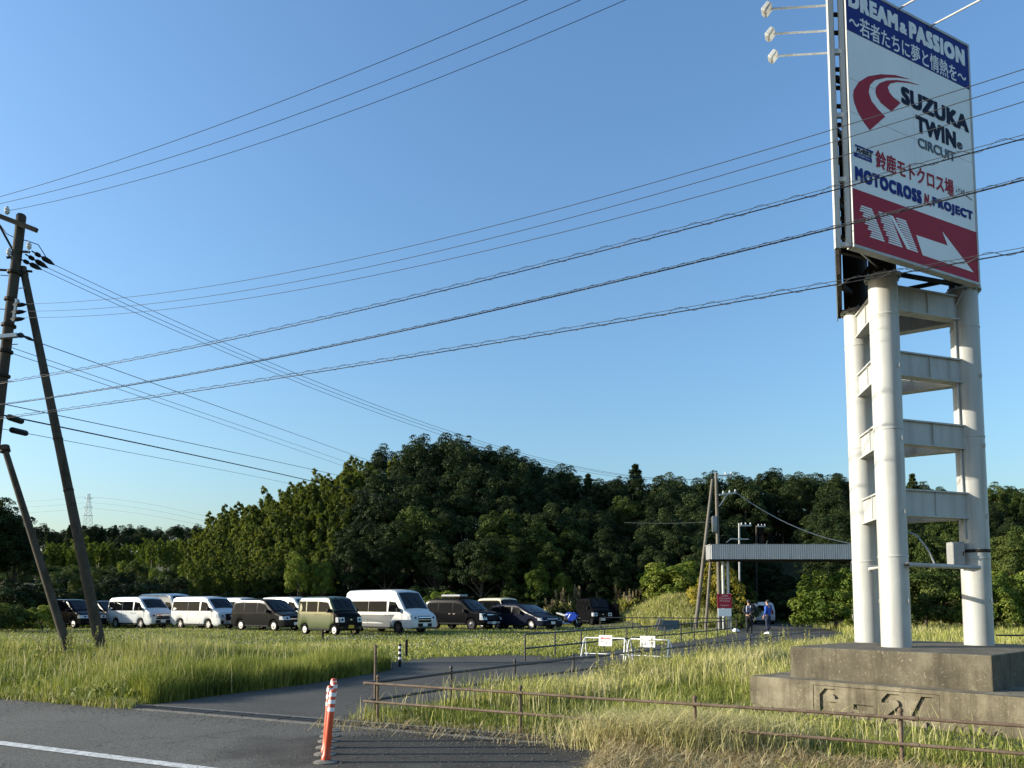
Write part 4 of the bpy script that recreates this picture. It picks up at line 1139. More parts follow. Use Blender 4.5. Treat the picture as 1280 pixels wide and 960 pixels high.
def notice(px0, px1, py0, py1, Y, label, rows, arrow):
    a, b = P(px0, py1, Y), P(px1, py0, Y)
    w, h = b.x - a.x, b.z - a.z; c = Vector(((a.x + b.x) / 2, Y, (a.z + b.z) / 2)); w *= 1.15
    o = MB().box((0, 0, 0), (w, .012, h)).build('notice_board', MAT['clean_white'], None, None, c); tag(o, label, 'notice'); o.rotation_euler = (R(-4), 0, A1)
    f = lambda u, v, d: Vector((-w / 2 + u * w, -.007 - d, -h / 2 + v * h))
    if arrow:
        pl = [(.10, .72), (.28, .86), (.28, .77), (.88, .77), (.88, .67), (.28, .67), (.28, .58)]
        MB().prism(pl, lambda p: f(*p, .0005), lambda p: f(*p, .003)).build('arrow', MAT['bright_red'], o)
    for t_, u0, u1, v0, v1 in rows:
        scribble(u0, u1, v0, v1, t_, MAT['sign_navy'], o, f, .001, t_ + 3)
notice(749, 764.5, 794, 807.5, 21.62, 'white notice with a red arrow pointing left on the barricade', [(5, .12, .88, .16, .46)], True)
notice(801, 818, 795, 809, 20.85, 'white notice with two handwritten lines on the barricade', [(5, .18, .84, .56, .86), (7, .1, .92, .16, .44)], False)

# ------------------------------------------------------------------ overhead beam across the lane
YB_ = 45.0
bl, br_ = P(888, 699, YB_), P(1080, 702, YB_ + .5)
bz0 = bl.z; bz1 = P(888, 681, YB_).z
gt = empty('height_limit_gate', (bl.x, YB_, 0), 0, 'grey corrugated beam on white posts spanning the lane', 'gate')
w = br_.x - bl.x; depth = 1.1
# corrugated cladding sheets
shw = 0.9; ns = int(w / shw)
cor = MB(); nrib = 7; vs, fs = [], []
prof = []
for k in range(nrib):                            # trapezoid ribs
    x = shw * k / nrib; p_ = shw / nrib
    prof += [(x, 0), (x + p_ * .22, 0), (x + p_ * .5, -.028), (x + p_ * .72, -.028)]
prof.append((shw, 0))
for x, y in prof: vs += [(x, y, 0), (x, y, bz1 - bz0)]
for k in range(len(prof) - 1): fs.append((k * 2, k * 2 + 2, k * 2 + 3, k * 2 + 1))
cor.add(vs, fs); cme = cor.mesh('cladding_sheet'); cme.materials.append(MAT['galv_clad'])
for k in range(ns):
    obj('cladding_sheet', cme, None, gt, (k * shw, -.03, bz0))
MB().box((w / 2 - .1, depth / 2, (bz0 + bz1) / 2), (ns * shw, depth - .02, bz1 - bz0 - .04)).build('beam_core', MAT['grey_metal'], gt)
MB().box((w / 2 - .1, depth / 2, bz0 - .05), (ns * shw, depth * .7, .12)).build('bottom_chord', MAT['dark_steel'], gt)
MB().box((w / 2 - .1, depth / 2, bz1 + .015), (ns * shw + .06, depth + .1, .05)).build('top_flashing', MAT['grey_metal'], gt)
for px in (905.5, 911.5, 1068, 1074):
    x = P(px, 720, YB_).x - bl.x
    MB().tube([(x, .3, -.3), (x, .3, bz0)], .085, 12).build('post', MAT['white_paint'], gt, 40)
# red notice board in front of the gate post
a, b = P(897, 771, YB_ - 1.5), P(914.5, 742, YB_ - 1.5)
rb = empty('notice_stand', ((a.x + b.x) / 2, YB_ - 1.5, 0), 0, 'red notice board above a pale grey panel at the gate post', 'notice board')
w_, h_ = b.x - a.x, b.z - a.z; z0 = a.z
MB().box((0, 0, z0 + h_ * .68), (w_, .03, h_ * .62)).build('red_board', MAT['sign_red'], rb)
MB().box((0, 0, z0 + h_ * .19), (w_ * .92, .03, h_ * .34)).build('grey_board', MAT['sign_white'], rb)
fr_ = lambda u, v, d: Vector((-w_ / 2 + u * w_, -.017 - d, z0 + h_ * .37 + v * h_ * .62))
for t_, u0, u1, v0, v1 in ((4, .28, .72, .80, .92), (9, .1, .9, .62, .74), (8, .15, .85, .44, .56), (5, .2, .8, .14, .24)):
    scribble(u0, u1, v0, v1, t_, MAT['clean_white'], rb, fr_, .001, t_)
for s_ in (-1, 1):
    MB().tube([(s_ * w_ * .42, .04, -.2), (s_ * w_ * .42, .04, z0 + h_)], .025, 8).build('leg', MAT['galv'], rb, 40)
st = MB().lathe([(.16, 0), (.22, .06), (.17, .17), (.05, .22)], n=9).mesh('stone', 60)
for v_ in st.vertices: v_.co += Vector((random.uniform(-.04, .04), random.uniform(-.03, .03), random.uniform(-.02, .02)))
tag(obj('white_stone', st, MAT['clean_white'], None, (P(920, 788, 42).x, 42, 0.0)), 'white painted stone at the foot of the gate post', 'stone')

# folding board left lying in the field, below the bank
fb = empty('folding_board', (P(828, 775, 43).x, 43, 0), 0, 'small grey board propped on brown legs in the field', 'sign board')
MB().bar((-.05, 0, .05), (.2, 0, .62), .9, .03, up=(0, 1, 0)).build('panel', MAT['grey_metal'], fb)
me = MB().box((.45, -.1, .4), (.9, .03, .5), Matrix.Rotation(R(8), 3, 'X')).build('board', MAT['sign_grey'], fb)
for s_ in (-1, 1): MB().bar((-.35, s_ * .12, 0), (-.1, s_ * .05, .7), .07, .05).build('leg', MAT['rust_pipe'], fb)

# broken cover and block at the end of the drain
g = G(741, 933)
dbr = empty('broken_drain_cover', (g.x, g.y, 0), R(-20), 'broken black drain cover bent up beside the gratings', 'drain cover')
MB().bar((-.22, .05, .02), (0, 0, .10), .22, .015, up=(0, 0, 1)).build('flap', MAT['dark_steel'], dbr)
MB().bar((0, .0, .02), (.12, .12, .14), .2, .015, up=(0, 0, 1)).build('flap', MAT['rust_pipe'], dbr)
MB().box((-.02, .1, .02), (.3, .03, .05)).build('frame', MAT['dark_steel'], dbr)
g = G(768, 938)
me = MB().box((0, 0, .04), (.28, .16, .12), Matrix.Rotation(R(-22), 3, 'Z')).mesh('concrete_block'); bevel(me, .015, 1)
tag(obj('concrete_block', me, MAT['gutter'], None, (g.x, g.y, 0)), 'small concrete block next to the broken drain cover', 'block')

# guardrail on the far road, left background
ga, gb = P(28, 718, 96), P(152, 716, 100)
gr = empty('guardrail', ga, 0, 'pale guardrail along the far road behind the slanting poles', 'guardrail')
MB().bar((0, 0, 0), gb - ga, .06, .40).build('beam', MAT['clean_white'], gr)
for k in range(7):
    p = (gb - ga) * (k / 6)
    MB().tube([p + Vector((0, .08, -1.4)), p + Vector((0, .08, .2))], .07, 8).build('post', MAT['galv'], gr)
# ------------------------------------------------------------------ vehicles
GLASS, BLK = MAT['glass'], MAT['black_plastic']
def wheel_meshes(r, w, rim, key, spokes=5, cover=False):
    t = MB().lathe([(r * .60, -w / 2), (r * .93, -w / 2), (r, -w * .32), (r, w * .32), (r * .93, w / 2), (r * .62, w / 2), (r * .6, w * .3), (r * .6, -w * .3), (r * .60, -w / 2)], axis=(0, 1, 0), n=22, cap=False).mesh('wheel', 40)
    t.materials.append(MAT['black_rubber'])
    m = MB()
    if cover:
        m.lathe([(r * .62, -w * .42), (r * .6, -w * .47), (r * .3, -w * .44), (r * .12, -w * .55), (r * .02, -w * .55)], axis=(0, 1, 0), n=18)
        m.lathe([(r * .62, w * .42), (r * .6, w * .47), (r * .3, w * .44), (r * .12, w * .55), (r * .02, w * .55)], axis=(0, 1, 0), n=18)
    else:
        for s in (-1, 1):
            m.lathe([(r * .64, s * w * .30), (r * .64, s * w * .46), (r * .57, s * w * .47), (r * .55, s * w * .30)], axis=(0, 1, 0), n=18)
            m.lathe([(r * .15, s * w * .2), (r * .14, s * w * .42), (r * .03, s * w * .45)], axis=(0, 1, 0), n=10)
            for k in range(spokes):
                a = 2 * math.pi * k / spokes
                m.bar((math.cos(a) * r * .1, s * w * .36, math.sin(a) * r * .1), (math.cos(a) * r * .58, s * w * .38, math.sin(a) * r * .58), r * .15, w * .10, up=(0, 1, 0))
    m.lathe([(r * .6, -.01), (r * .6, .01)], axis=(0, 1, 0), n=18)
    me = m.mesh('rim', 40); me.materials.append(rim)
    return t, me
WH = {}
def vehicle(name, label, cfg, px, Y, head, cat, ox=0.0):
    L_, W, Hh = cfg['L'], cfg['W'], cfg['H']
    c = P(px, 760, Y)
    z_ = float(H(c.x, Y))
    e = empty(name, (c.x, Y, z_), head, label, cat, cfg.get('group'))
    top = cfg['top']; tx = [p[0] for p in top]; tz = [p[1] for p in top]
    belt, tum, zb0 = cfg['belt'], cfg.get('tum', .09), cfg.get('zb', .24)
    wr = cfg.get('wr', .31); wxs = cfg['wx']; ra = wr + .055
    def plan(x):
        f = 1 - cfg.get('nose', .075) * max(0, (x - (L_ - .5)) / .5) ** 3.2 - .06 * max(0, (.3 - x) / .3) ** 2
        return W / 2 * f
    def zt(x): return float(np.interp(x, tx, tz))
    def zb(x):
        z = zb0 + .10 * max(0, (x - (L_ - .3)) / .3) ** 2 + .12 * max(0, (.3 - x) / .3)
        for wx in wxs:
            d = abs(x - wx)
            if d < ra: z = max(z, wr + math.sqrt(ra * ra - d * d) * .98)
        return z
    def side(x, z):
        return plan(x) * (1 - tum * max(0, (z - belt) / (Hh - belt)) - .025 * max(0, (.5 - z) / .3))
    stt = {0.0, L_}
    stt.update(tx)
    for wx in wxs:
        for k in range(-6, 7): stt.add(wx + ra * math.sin(k / 6 * math.pi / 2) * .999)
    for k in range(1, 24): stt.add(L_ * k / 24)
    for d in (.04, .1, .2, .3): stt.add(d); stt.add(L_ - d)
    stt = sorted(x for x in stt if 0 <= x <= L_)
    FR = [0, .06, .15, .3, .45, .6, .75, .88, 1]
    RD_ = cfg.get('rr', .12)
    def section(x, off=0.0, lo=0):
        b, t_ = zb(x), zt(x)
        r_ = min(RD_, (t_ - b) * .3)
        zsh = t_ - r_
        half = []
        for f in FR:
            z = b + (zsh - b) * f
            y = side(x, z) - (.05 if f == 0 else (.012 if f == .06 else 0))
            half.append((y + off, z))
        ws = half[-1][0]
        for a in (30, 60, 90):
            half.append((ws - r_ * (1 - math.cos(R(a))) * 1.2, zsh + r_ * math.sin(R(a)) + off * (a / 90)))
        wtop = half[-1][0]
        half.append((wtop * .5, t_ + .028 + off))
        h2 = half[lo:]
        full = [(-y, z) for y, z in h2] + [(0, t_ + .036 + off)] + [(y, z) for y, z in reversed(h2)]
        return [(x - L_ / 2, y, z) for y, z in full]
    def loft(xs_, off=0.0, lo=0, cap=True):
        mb = MB(); secs = [section(x, off, lo) for x in xs_]; n = len(secs[0]); vs = [v for s in secs for v in s]; fs = []
        for i in range(len(xs_) - 1):
            for k in range(n - 1): fs.append((i * n + k, i * n + k + 1, (i + 1) * n + k + 1, (i + 1) * n + k))
            if cap: fs.append((i * n + n - 1, i * n, (i + 1) * n, (i + 1) * n + n - 1))
        if cap: fs += [tuple(range(n)), tuple((len(xs_) - 1) * n + k for k in range(n))]
        return mb.add(vs, fs)
    body = loft(stt).build('body', MAT[cfg['paint']], e, 32)
    MB().box((0, 0, (zb0 + .5) / 2 + .1), (L_ * .92, W * .70, .42)).build('underbody', BLK, e)
    def sp(x, z, s, o): return (x - L_ / 2, s * (side(x, z) + o), z)
    def splate(nm, poly, mat, o0=-.02, o1=.008, parent=None, sides=(-1, 1)):
        for s in sides:
            MB().prism(poly, lambda p: sp(p[0], p[1], s, o0), lambda p: sp(p[0], p[1], s, o1)).build(nm, mat, parent or e)
    for poly in cfg['windows']: splate('side_window', poly, GLASS)
    for poly, m in cfg.get('panels', []): splate('side_panel', poly, MAT[m], -.02, .006)
    # door gaps, handles, sill
    for x, z0, z1 in cfg.get('seams', []):
        splate('door_gap', [(x - .008, z0), (x + .008, z0), (x + .008, z1), (x - .008, z1)], BLK, -.02, .004)
    for x0, x1, z in ((.15, wxs[1] - ra - .05, cfg['belt'] - .10),):
        splate('crease', [(x0, z - .012), (x1, z - .012), (x1, z + .012), (x0, z + .012)], MAT[cfg['paint']], -.02, .014)
    splate('sill', [(wxs[0] + ra + .02, zb0 + .03), (wxs[1] - ra - .02, zb0 + .03), (wxs[1] - ra - .02, zb0 + .11), (wxs[0] + ra + .02, zb0 + .11)], BLK, -.02, .010)
    for x, z in cfg.get('handles', []):
        splate('door_handle', [(x - .08, z - .018), (x + .08, z - .018), (x + .08, z + .018), (x - .08, z + .018)], MAT[cfg.get('handle', cfg['paint'])], 0, .03)
    # windscreen and rear screen lie on the body's own curve
    def screen(nm, x0, x1, wf, mat, off=.012, pw_=.0):
        nx_, ny_ = 8, 7; vs, fs = [], []
        for i in range(nx_):
            x = x0 + (x1 - x0) * i / (nx_ - 1)
            r_ = min(RD_, (zt(x) - zb(x)) * .3); wt = side(x, zt(x) - r_) - r_ * 1.2 + .02
            for k in range(ny_):
                u = -1 + 2 * k / (ny_ - 1)
                y = u * (wt * wf); vs.append((x - L_ / 2 + .006, y, zt(x) + .036 - .036 * abs(u) ** 1.6 + off))
        for i in range(nx_ - 1):
            for k in range(ny_ - 1):
                a = i * ny_ + k; fs.append((a, a + 1, a + ny_ + 1, a + ny_))
        o = MB().add(vs, fs).build(nm, mat, e, 60)
        return o
    ws0, ws1 = cfg['ws']
    o = screen('windscreen', ws0, ws1, .985, MAT['glass_front'])
    for s in (-.25, .35):
        x = ws1 - .06
        MB().tube([(x - L_ / 2, s * W * .5, zt(x) + .07), (x - .35 - L_ / 2, s * W * .5 - .18, zt(x - .35) + .065)], .010, 5).build('wiper', BLK, o)
    if 'mask' in cfg:    # differently painted nose
        loft([x for x in stt if x >= cfg['mask'][0]], .006, 0).build('nose_panel', MAT[cfg['mask'][1]], e, 32)
    if 'roof' in cfg:
        xs_ = [x for x in stt if .05 <= x <= ws0 - .02]
        loft(xs_, .008, 8, False).build('roof_panel', MAT[cfg['roof']], e, 40)
    xf = L_ / 2
    fx_ = [p for p in top if p[0] > L_ * .55]
    def xfront(z): return float(np.interp(-z, [-p[1] for p in fx_], [p[0] for p in fx_]))
    def fplate(nm, y0, y1, z0, z1, mat, x=0.0, t=.05, parent=None, rake=0.0):
        """a piece lying on the curve of the nose"""
        nz, ny = 5, 7; vs, fs = [], []
        for back in (0, 1):
            for i in range(nz):
                z = z0 + (z1 - z0) * i / (nz - 1)
                for k in range(ny):
                    y = y0 + (y1 - y0) * k / (ny - 1)
                    cr = .036 * max(0, 1 - abs(y / (W * .42)) ** 1.6)
                    vs.append((xfront(z - cr - .01) - xf + .012 + max(0, x) - back * t, y, z))
        m = nz * ny
        for i in range(nz - 1):
            for k in range(ny - 1):
                a = i * ny + k; fs.append((a, a + 1, a + ny + 1, a + ny)); fs.append((a + m, a + ny + m, a + ny + 1 + m, a + 1 + m))
        rim = [k for k in range(ny)] + [i * ny + ny - 1 for i in range(1, nz)] + [(nz - 1) * ny + k for k in range(ny - 2, -1, -1)] + [i * ny for i in range(nz - 2, 0, -1)]
        for a, b in zip(rim, rim[1:] + rim[:1]): fs.append((a, b, b + m, a + m))
        return MB().add(vs, fs).build(nm, mat, parent or e)
    for it in cfg.get('front', []): fplate(*it[:5], MAT[it[5]], {'grille': .004, 'bumper_intake': .004, 'fog_lamp': .006, 'bumper_lip': .016}.get(it[0], .018), it[7])
    for hx0, hx1, hz0, hz1, hy0 in cfg.get('lamps', []):       # headlamps wrapping the corners
        for s in (-1, 1):
            vs = []
            for z in (hz0, hz1):
                xc = xfront(z); ys_ = side(xc - .12, z)
                vs += [(hx0 - xf, s * (side(hx0, z) + .010), z), (xc - .07 - xf, s * (ys_ + .012), z), (xc + .012 - xf, s * ys_ * .93, z), (xc + .022 - xf, s * hy0, z), (hx0 - xf, s * hy0, z)]
            hl = MB().add(vs, [(0, 1, 2, 3, 4), (5, 6, 7, 8, 9)] + [(k, (k + 1) % 5, 5 + (k + 1) % 5, 5 + k) for k in range(5)]).build('headlight', MAT['headlamp'], e)
            zc = (hz0 + hz1) / 2
            MB().lathe([(.06, 0), (.055, .02), (.02, .03)], (xfront(zc) + .012 - xf, s * (hy0 + side(xfront(zc) - .1, zc) * .93) / 2, zc), (1, 0, 0), 10).build('lamp_lens', MAT['glass'], hl)
    for s in (-1, 1):                                          # mirrors
        mx, mz = cfg['mirror']; y = s * (side(mx, mz) + .12)
        me_ = MB().box((mx - xf, y, mz), (.13, .19, .20)).mesh('mirror'); bevel(me_, .03, 2)
        mo = obj('mirror', me_, MAT[cfg.get('mirror_paint', 'black_plastic')], e)
        MB().tube([(mx - xf + .02, s * side(mx, mz), mz - .05), (mx - xf, y, mz - .05)], .02, 6).build('mirror_arm', BLK, mo)
    key = (wr, cfg.get('rim', 'rim_silver'), cfg.get('cover', False))
    if key not in WH: WH[key] = wheel_meshes(wr, .19, MAT[key[1]], key, 5, key[2])
    t, rm = WH[key]
    for wx in wxs:
        for s in (-1, 1):
            w_ = obj('wheel', t, None, e, (wx - xf, s * (W / 2 - .125), wr)); obj('rim', rm, None, w_)
    if cfg.get('plate'): fplate('number_plate', -.165, .165, cfg['pz'] - .08, cfg['pz'] + .08, MAT[cfg['plate']], .025, .03)
    for s in (-1, 1):                                          # tail lamps
        MB().box((-xf + .02, s * (W / 2 - .22), cfg.get('tailz', 1.0)), (.08, .12, cfg.get('tailh', .4))).build('tail_light', MAT['tail_red'], e)
    if cfg.get('rack'):
        rk_ = MB()
        for s in (-1, 1): rk_.tube([(-xf + .8, s * W * .36, Hh + .12), (ws0 - xf - .3, s * W * .36, Hh + .12)], .025, 6)
        for k in range(5):
            x = -xf + .9 + k * (ws0 - 1.3) / 4; rk_.tube([(x, -W * .36, Hh + .12), (x, W * .36, Hh + .12)], .02, 6)
            for s in (-1, 1): rk_.tube([(x, s * W * .36, Hh - .02), (x, s * W * .36, Hh + .12)], .02, 6)
        o = rk_.build('roof_rack', MAT['dark_steel'], e)
        me_ = MB().box((-.55, -.1, Hh + .20), (1.5, .75, .12)).mesh('carrier'); bevel(me_, .03, 2)
        obj('roof_carrier', me_, MAT['paint_silver'], o)
    return e, side, (xf, L_)

def rp(x0, x1, z0, z1, f=0, b=0): return [(x0, z0), (x1, z0), (x1 - f, z1), (x0 + b, z1)]
def big_van(L_, W, Hh, **k):
    s = L_ - 4.7
    d = dict(L=L_, W=W, H=Hh, belt=1.10, wx=(.95 + s * .35, 3.60 + s), wr=.32, tum=.10,
        top=[(0, .62), (.02, 1.15), (.07, Hh - .30), (.16, Hh - .10), (.35, Hh - .02), (.9, Hh), (2.9 + s, Hh), (3.25 + s, Hh - .05), (3.42 + s, Hh - .12), (4.12 + s, 1.26), (4.20 + s, 1.20), (4.52 + s, 1.04), (4.64 + s, .92), (4.69 + s, .74), (4.7 + s, .45)],
        ws=(3.46 + s, 4.10 + s), mirror=(3.75 + s, 1.24),
        windows=[rp(.16, 1.66 + s * .5, 1.13, min(1.70, Hh - .24), 0, .06), rp(1.69 + s * .5, 2.78 + s, 1.13, min(1.70, Hh - .24), .02, 0), [(2.90 + s, 1.13), (3.86 + s, 1.13), (3.44 + s, 1.64), (2.94 + s, 1.70)]],
        seams=[(2.85 + s, .35, 1.7), (1.66 + s * .5, .5, 1.1), (3.95 + s, .75, 1.1)], handles=[(3.0 + s, .98), (2.68 + s, .98)],
        front=[('grille', -.46, .46, .60, .92, 'black_plastic', .012, .1, .06), ('grille_bar', -.46, .46, .83, .88, 'chrome', .004, .06, .02), ('grille_bar', -.46, .46, .72, .75, 'chrome', .014, .05, .01), ('bumper_intake', -.5, .5, .36, .54, 'black_plastic', .004, .05), ('bumper_lip', -.62, .62, .28, .33, 'black_plastic', .008, .05)],
        lamps=[(4.36 + s, 4.675 + s, .72, .95, .48)], plate='plate_white', pz=.47, tailz=1.1, tailh=.7, handle='chrome')
    d.update(k); return d
def kei_van(**k):
    d = dict(L=3.4, W=1.48, H=1.90, belt=1.12, wx=(.62, 2.98), wr=.275, tum=.08,
        top=[(0, .60), (.02, 1.15), (.05, 1.55), (.11, 1.80), (.25, 1.88), (.6, 1.90), (2.25, 1.90), (2.48, 1.86), (2.58, 1.79), (2.98, 1.22), (3.06, 1.15), (3.24, 1.06), (3.35, .95), (3.39, .80), (3.4, .45)],
        ws=(2.61, 2.96), mirror=(2.72, 1.22),
        windows=[rp(.12, .72, 1.16, 1.68, 0, .04), rp(.82, 1.66, 1.16, 1.68), [(1.76, 1.16), (2.78, 1.16), (2.50, 1.62), (1.76, 1.68)]],
        seams=[(.77, .4, 1.7), (1.71, .32, 1.7), (2.78, .7, 1.12)], handles=[(1.85, 1.02), (1.56, 1.02)],
        front=[('grille', -.36, .36, .70, .86, 'black_plastic', .008, .08, .03), ('emblem', -.05, .05, .76, .81, 'chrome', .012, .05, .01), ('bumper_intake', -.45, .45, .36, .50, 'black_plastic', .005, .05)],
        lamps=[(3.14, 3.385, .66, .90, .40)], plate='plate_yellow', pz=.44, rim='rim_silver', cover=True, tailz=.8, tailh=.35)
    d.update(k); return d
def minivan(L_=4.7, W=1.72, Hh=1.83, **k):
    d = dict(L=L_, W=W, H=Hh, belt=1.06, wx=(.92, 3.78), wr=.32, tum=.13,
        top=[(0, .60), (.03, 1.05), (.10, 1.45), (.22, Hh - .14), (.45, Hh - .04), (1.0, Hh), (2.5, Hh - .01), (2.85, Hh - .06), (3.0, Hh - .13), (3.78, 1.16), (3.9, 1.09), (4.42, .96), (4.60, .86), (4.68, .70), (4.7, .45)],
        ws=(3.04, 3.76), mirror=(3.35, 1.14),
        windows=[rp(.25, 1.15, 1.08, 1.60, 0, .12), rp(1.24, 2.28, 1.08, 1.62), [(2.38, 1.08), (3.50, 1.08), (3.0, 1.52), (2.38, 1.62)]],
        seams=[(1.20, .45, 1.62), (2.33, .32, 1.62), (3.42, .4, 1.06)], handles=[(2.5, .96), (2.15, .96)],
        front=[('grille', -.40, .40, .56, .82, 'black_plastic', .006, .1, .08), ('grille_bar', -.42, .42, .70, .73, 'chrome', -.0, .06, .03), ('bumper_intake', -.55, .55, .34, .48, 'black_plastic', .004, .05)],
        lamps=[(4.30, 4.655, .66, .86, .42)], plate='plate_white', pz=.45, cover=True)
    d.update(k); return d
def wagon(**k):
    Hh = 1.55
    d = minivan(4.8, 1.80, Hh)
    d.update(belt=.98, top=[(0, .60), (.03, .95), (.12, 1.25), (.35, Hh - .10), (.8, Hh - .02), (1.5, Hh), (2.4, Hh - .02), (2.7, Hh - .08), (3.75, 1.02), (3.9, .96), (4.5, .80), (4.72, .70), (4.8, .50)], ws=(2.74, 3.73), mirror=(3.1, 1.03), wx=(.95, 3.85),
        windows=[rp(.40, 1.15, 1.0, 1.34, 0, .15), rp(1.24, 2.15, 1.0, 1.38), [(2.25, 1.0), (3.35, 1.0), (2.75, 1.34), (2.25, 1.38)]], seams=[(1.2, .4, 1.38), (2.2, .32, 1.38), (3.3, .4, 1.0)],
        lamps=[(4.42, 4.72, .58, .74, .45)], front=[('grille', -.42, .42, .56, .70, 'black_plastic', -.02, .1, .06), ('grille_bar', -.46, .46, .66, .69, 'chrome', .0, .06, .03), ('bumper_intake', -.6, .6, .30, .42, 'black_plastic', .004, .05)])
    d.update(k); return d

hd = R(-37)
vehicle('parked_minivan', 'black minivan in the shade behind the two slanting poles', minivan(paint='paint_black', plate='plate_white', group='vehicles parked in the field'), 92, 50, R(-30), 'minivan')
vehicle('parked_minivan', 'dark car half hidden between the strut pole and the first white van', minivan(4.4, 1.7, 1.75, paint='paint_grey'), 127, 54, R(-30), 'minivan')
vehicle('parked_van', 'silver-white van with black side window, first white van from the poles', big_van(4.7, 1.70, 1.98, paint='paint_pearl', rim='rim_silver'), 176, 50, R(-31), 'van')
vehicle('parked_van', 'white high-roofed van showing above and behind the first two white vans', big_van(5.2, 1.80, 2.28, paint='paint_white'), 211, 57, R(-31), 'van')
vehicle('parked_van', 'white van with big dark grille and dark alloy wheels, left of the grey minivan', big_van(4.7, 1.70, 1.99, paint='paint_white', rim='rim_silver', front=[('grille', -.40, .40, .56, .96, 'black_plastic', .014, .1, .08), ('grille_bar', -.44, .44, .58, .61, 'chrome', .018, .05, .0), ('emblem', -.07, .07, .80, .86, 'chrome', .006, .06, .01), ('fog_lamp', .55, .74, .36, .56, 'black_plastic', .0, .06, .0), ('fog_lamp', -.74, -.55, .36, .56, 'black_plastic', .0, .06, .0), ('bumper_intake', -.5, .5, .34, .46, 'paint_silver', .006, .05), ('bumper_lip', -.62, .62, .28, .33, 'black_plastic', .008, .05)]), 258, 48, R(-31), 'van')
vehicle('parked_van', 'white van mostly hidden behind the grey minivan and the big-grille van', big_van(4.7, 1.70, 1.98, paint='paint_white'), 300, 54, R(-31), 'van')
vehicle('parked_minivan', 'dark grey minivan with pale wheel covers, next to the olive van', minivan(paint='paint_grey', rim='rim_silver'), 336, 45, R(-33), 'minivan')
vehicle('parked_van', 'white-roofed van whose roof shows over the grey minivan and olive van', big_van(4.7, 1.70, 2.0, paint='paint_white'), 365, 52, R(-33), 'van')
vehicle('parked_kei_van', 'olive green small van with black nose and yellow plate', kei_van(paint='paint_green', mask=(2.96, 'paint_black')), 412, 39, R(-39), 'van')
vehicle('parked_van', 'large white high-roofed van with grey lower side panel', big_van(5.38, 1.88, 2.30, paint='paint_white', rim='rim_dark',
    panels=[([(1.25, .36), (3.88, .36), (3.80, .62), (3.95, .86), (4.10, 1.0), (3.4, .97), (1.50, .98), (1.30, .85)], 'paint_slate')]), 487, 42, R(-38), 'van')
vehicle('parked_minivan', 'black off-road minivan with a loaded roof rack beside the large white van', minivan(4.8, 1.80, 1.86, paint='paint_black', rack=True, wr=.35, rim='rim_dark', zb=.32, handle='chrome',
    top=[(0, .66), (.03, 1.1), (.08, 1.55), (.2, 1.74), (.45, 1.83), (1.0, 1.86), (2.6, 1.85), (2.92, 1.80), (3.05, 1.73), (3.75, 1.20), (3.9, 1.15), (4.5, 1.08), (4.7, .98), (4.8, .60)],
    lamps=[(4.45, 4.76, .62, 1.0, .62)], front=[('grille', -.50, .50, .62, .95, 'black_plastic', .0, .1, .08), ('grille_bar', -.55, .55, .9, .94, 'chrome', .0, .06, .0), ('bumper_intake', -.6, .6, .40, .52, 'paint_silver', .004, .05)]), 578, 47, R(-36), 'minivan')
vehicle('parked_kei_van', 'black small van with a cream roof, behind the roof-rack minivan', kei_van(paint='paint_black', roof='paint_cream', plate='plate_yellow'), 626, 49, R(-52), 'van')
vehicle('parked_wagon', 'low dark navy wagon at the end of the row next to the motorcycle', wagon(paint='paint_navy', rim='rim_silver', cover=False), 655, 47, R(-46), 'car')
e, sd_f, (xf, L_) = vehicle('parked_kei_van', 'small black van with an open door, standing apart below the bank', kei_van(paint='paint_black', plate='plate_white', rim='rim_dark', cover=False), 742, 55, R(-74), 'van')
# its opened front door
dr = MB().bar((1.03, .76, .92), (1.55, 1.30, .92), .05, 1.2).build('open_door', MAT['paint_black'], e)
MB().bar((1.10, .83, 1.34), (1.50, 1.25, 1.34), .06, .36).build('door_window', GLASS, dr)
cfg = minivan(3.4, 1.48, 1.66, paint='paint_white', wx=(.55, 2.85), wr=.28, belt=1.0, top=[(0, .7), (.02, 1.0), (.14, 1.3), (.3, 1.58), (.5, 1.65), (1.0, 1.66), (1.9, 1.64), (2.1, 1.56), (2.75, 1.05), (2.85, 1.0), (3.25, .85), (3.36, .7), (3.4, .5)], ws=(2.12, 2.74), mirror=(2.4, 1.05),
    windows=[rp(.30, .80, 1.02, 1.42, 0, .1), rp(.88, 1.55, 1.02, 1.46), [(1.62, 1.02), (2.40, 1.02), (2.05, 1.40), (1.62, 1.46)]], seams=[(.84, .4, 1.46), (1.58, .32, 1.46)], handles=[(1.7, .92)], lamps=[(3.1, 3.34, .62, .78, .4)], front=[], tailz=.95, tailh=.25)
e, sd_f, (xf, L_) = vehicle('white_car', 'small white car seen from behind under the overhead beam', cfg, 950, 58, R(84), 'car')
MB().add([(-xf + .03, -.52, 1.06), (-xf + .03, .52, 1.06), (-xf + .17, .48, 1.42), (-xf + .17, -.48, 1.42), (-xf - .005, -.52, 1.05), (-xf - .005, .52, 1.05), (-xf + .15, .48, 1.44), (-xf + .15, -.48, 1.44)],
         [(0, 1, 2, 3), (4, 5, 6, 7), (0, 1, 5, 4), (1, 2, 6, 5), (2, 3, 7, 6), (3, 0, 4, 7)]).build('rear_window', GLASS, e)
MB().box((-xf - .01, 0, .80), (.03, .33, .16)).build('rear_plate', MAT['plate_white'], e)
MB().box((-xf + .01, 0, .46), (.08, 1.3, .16)).build('rear_bumper', MAT['paint_pearl'], e)

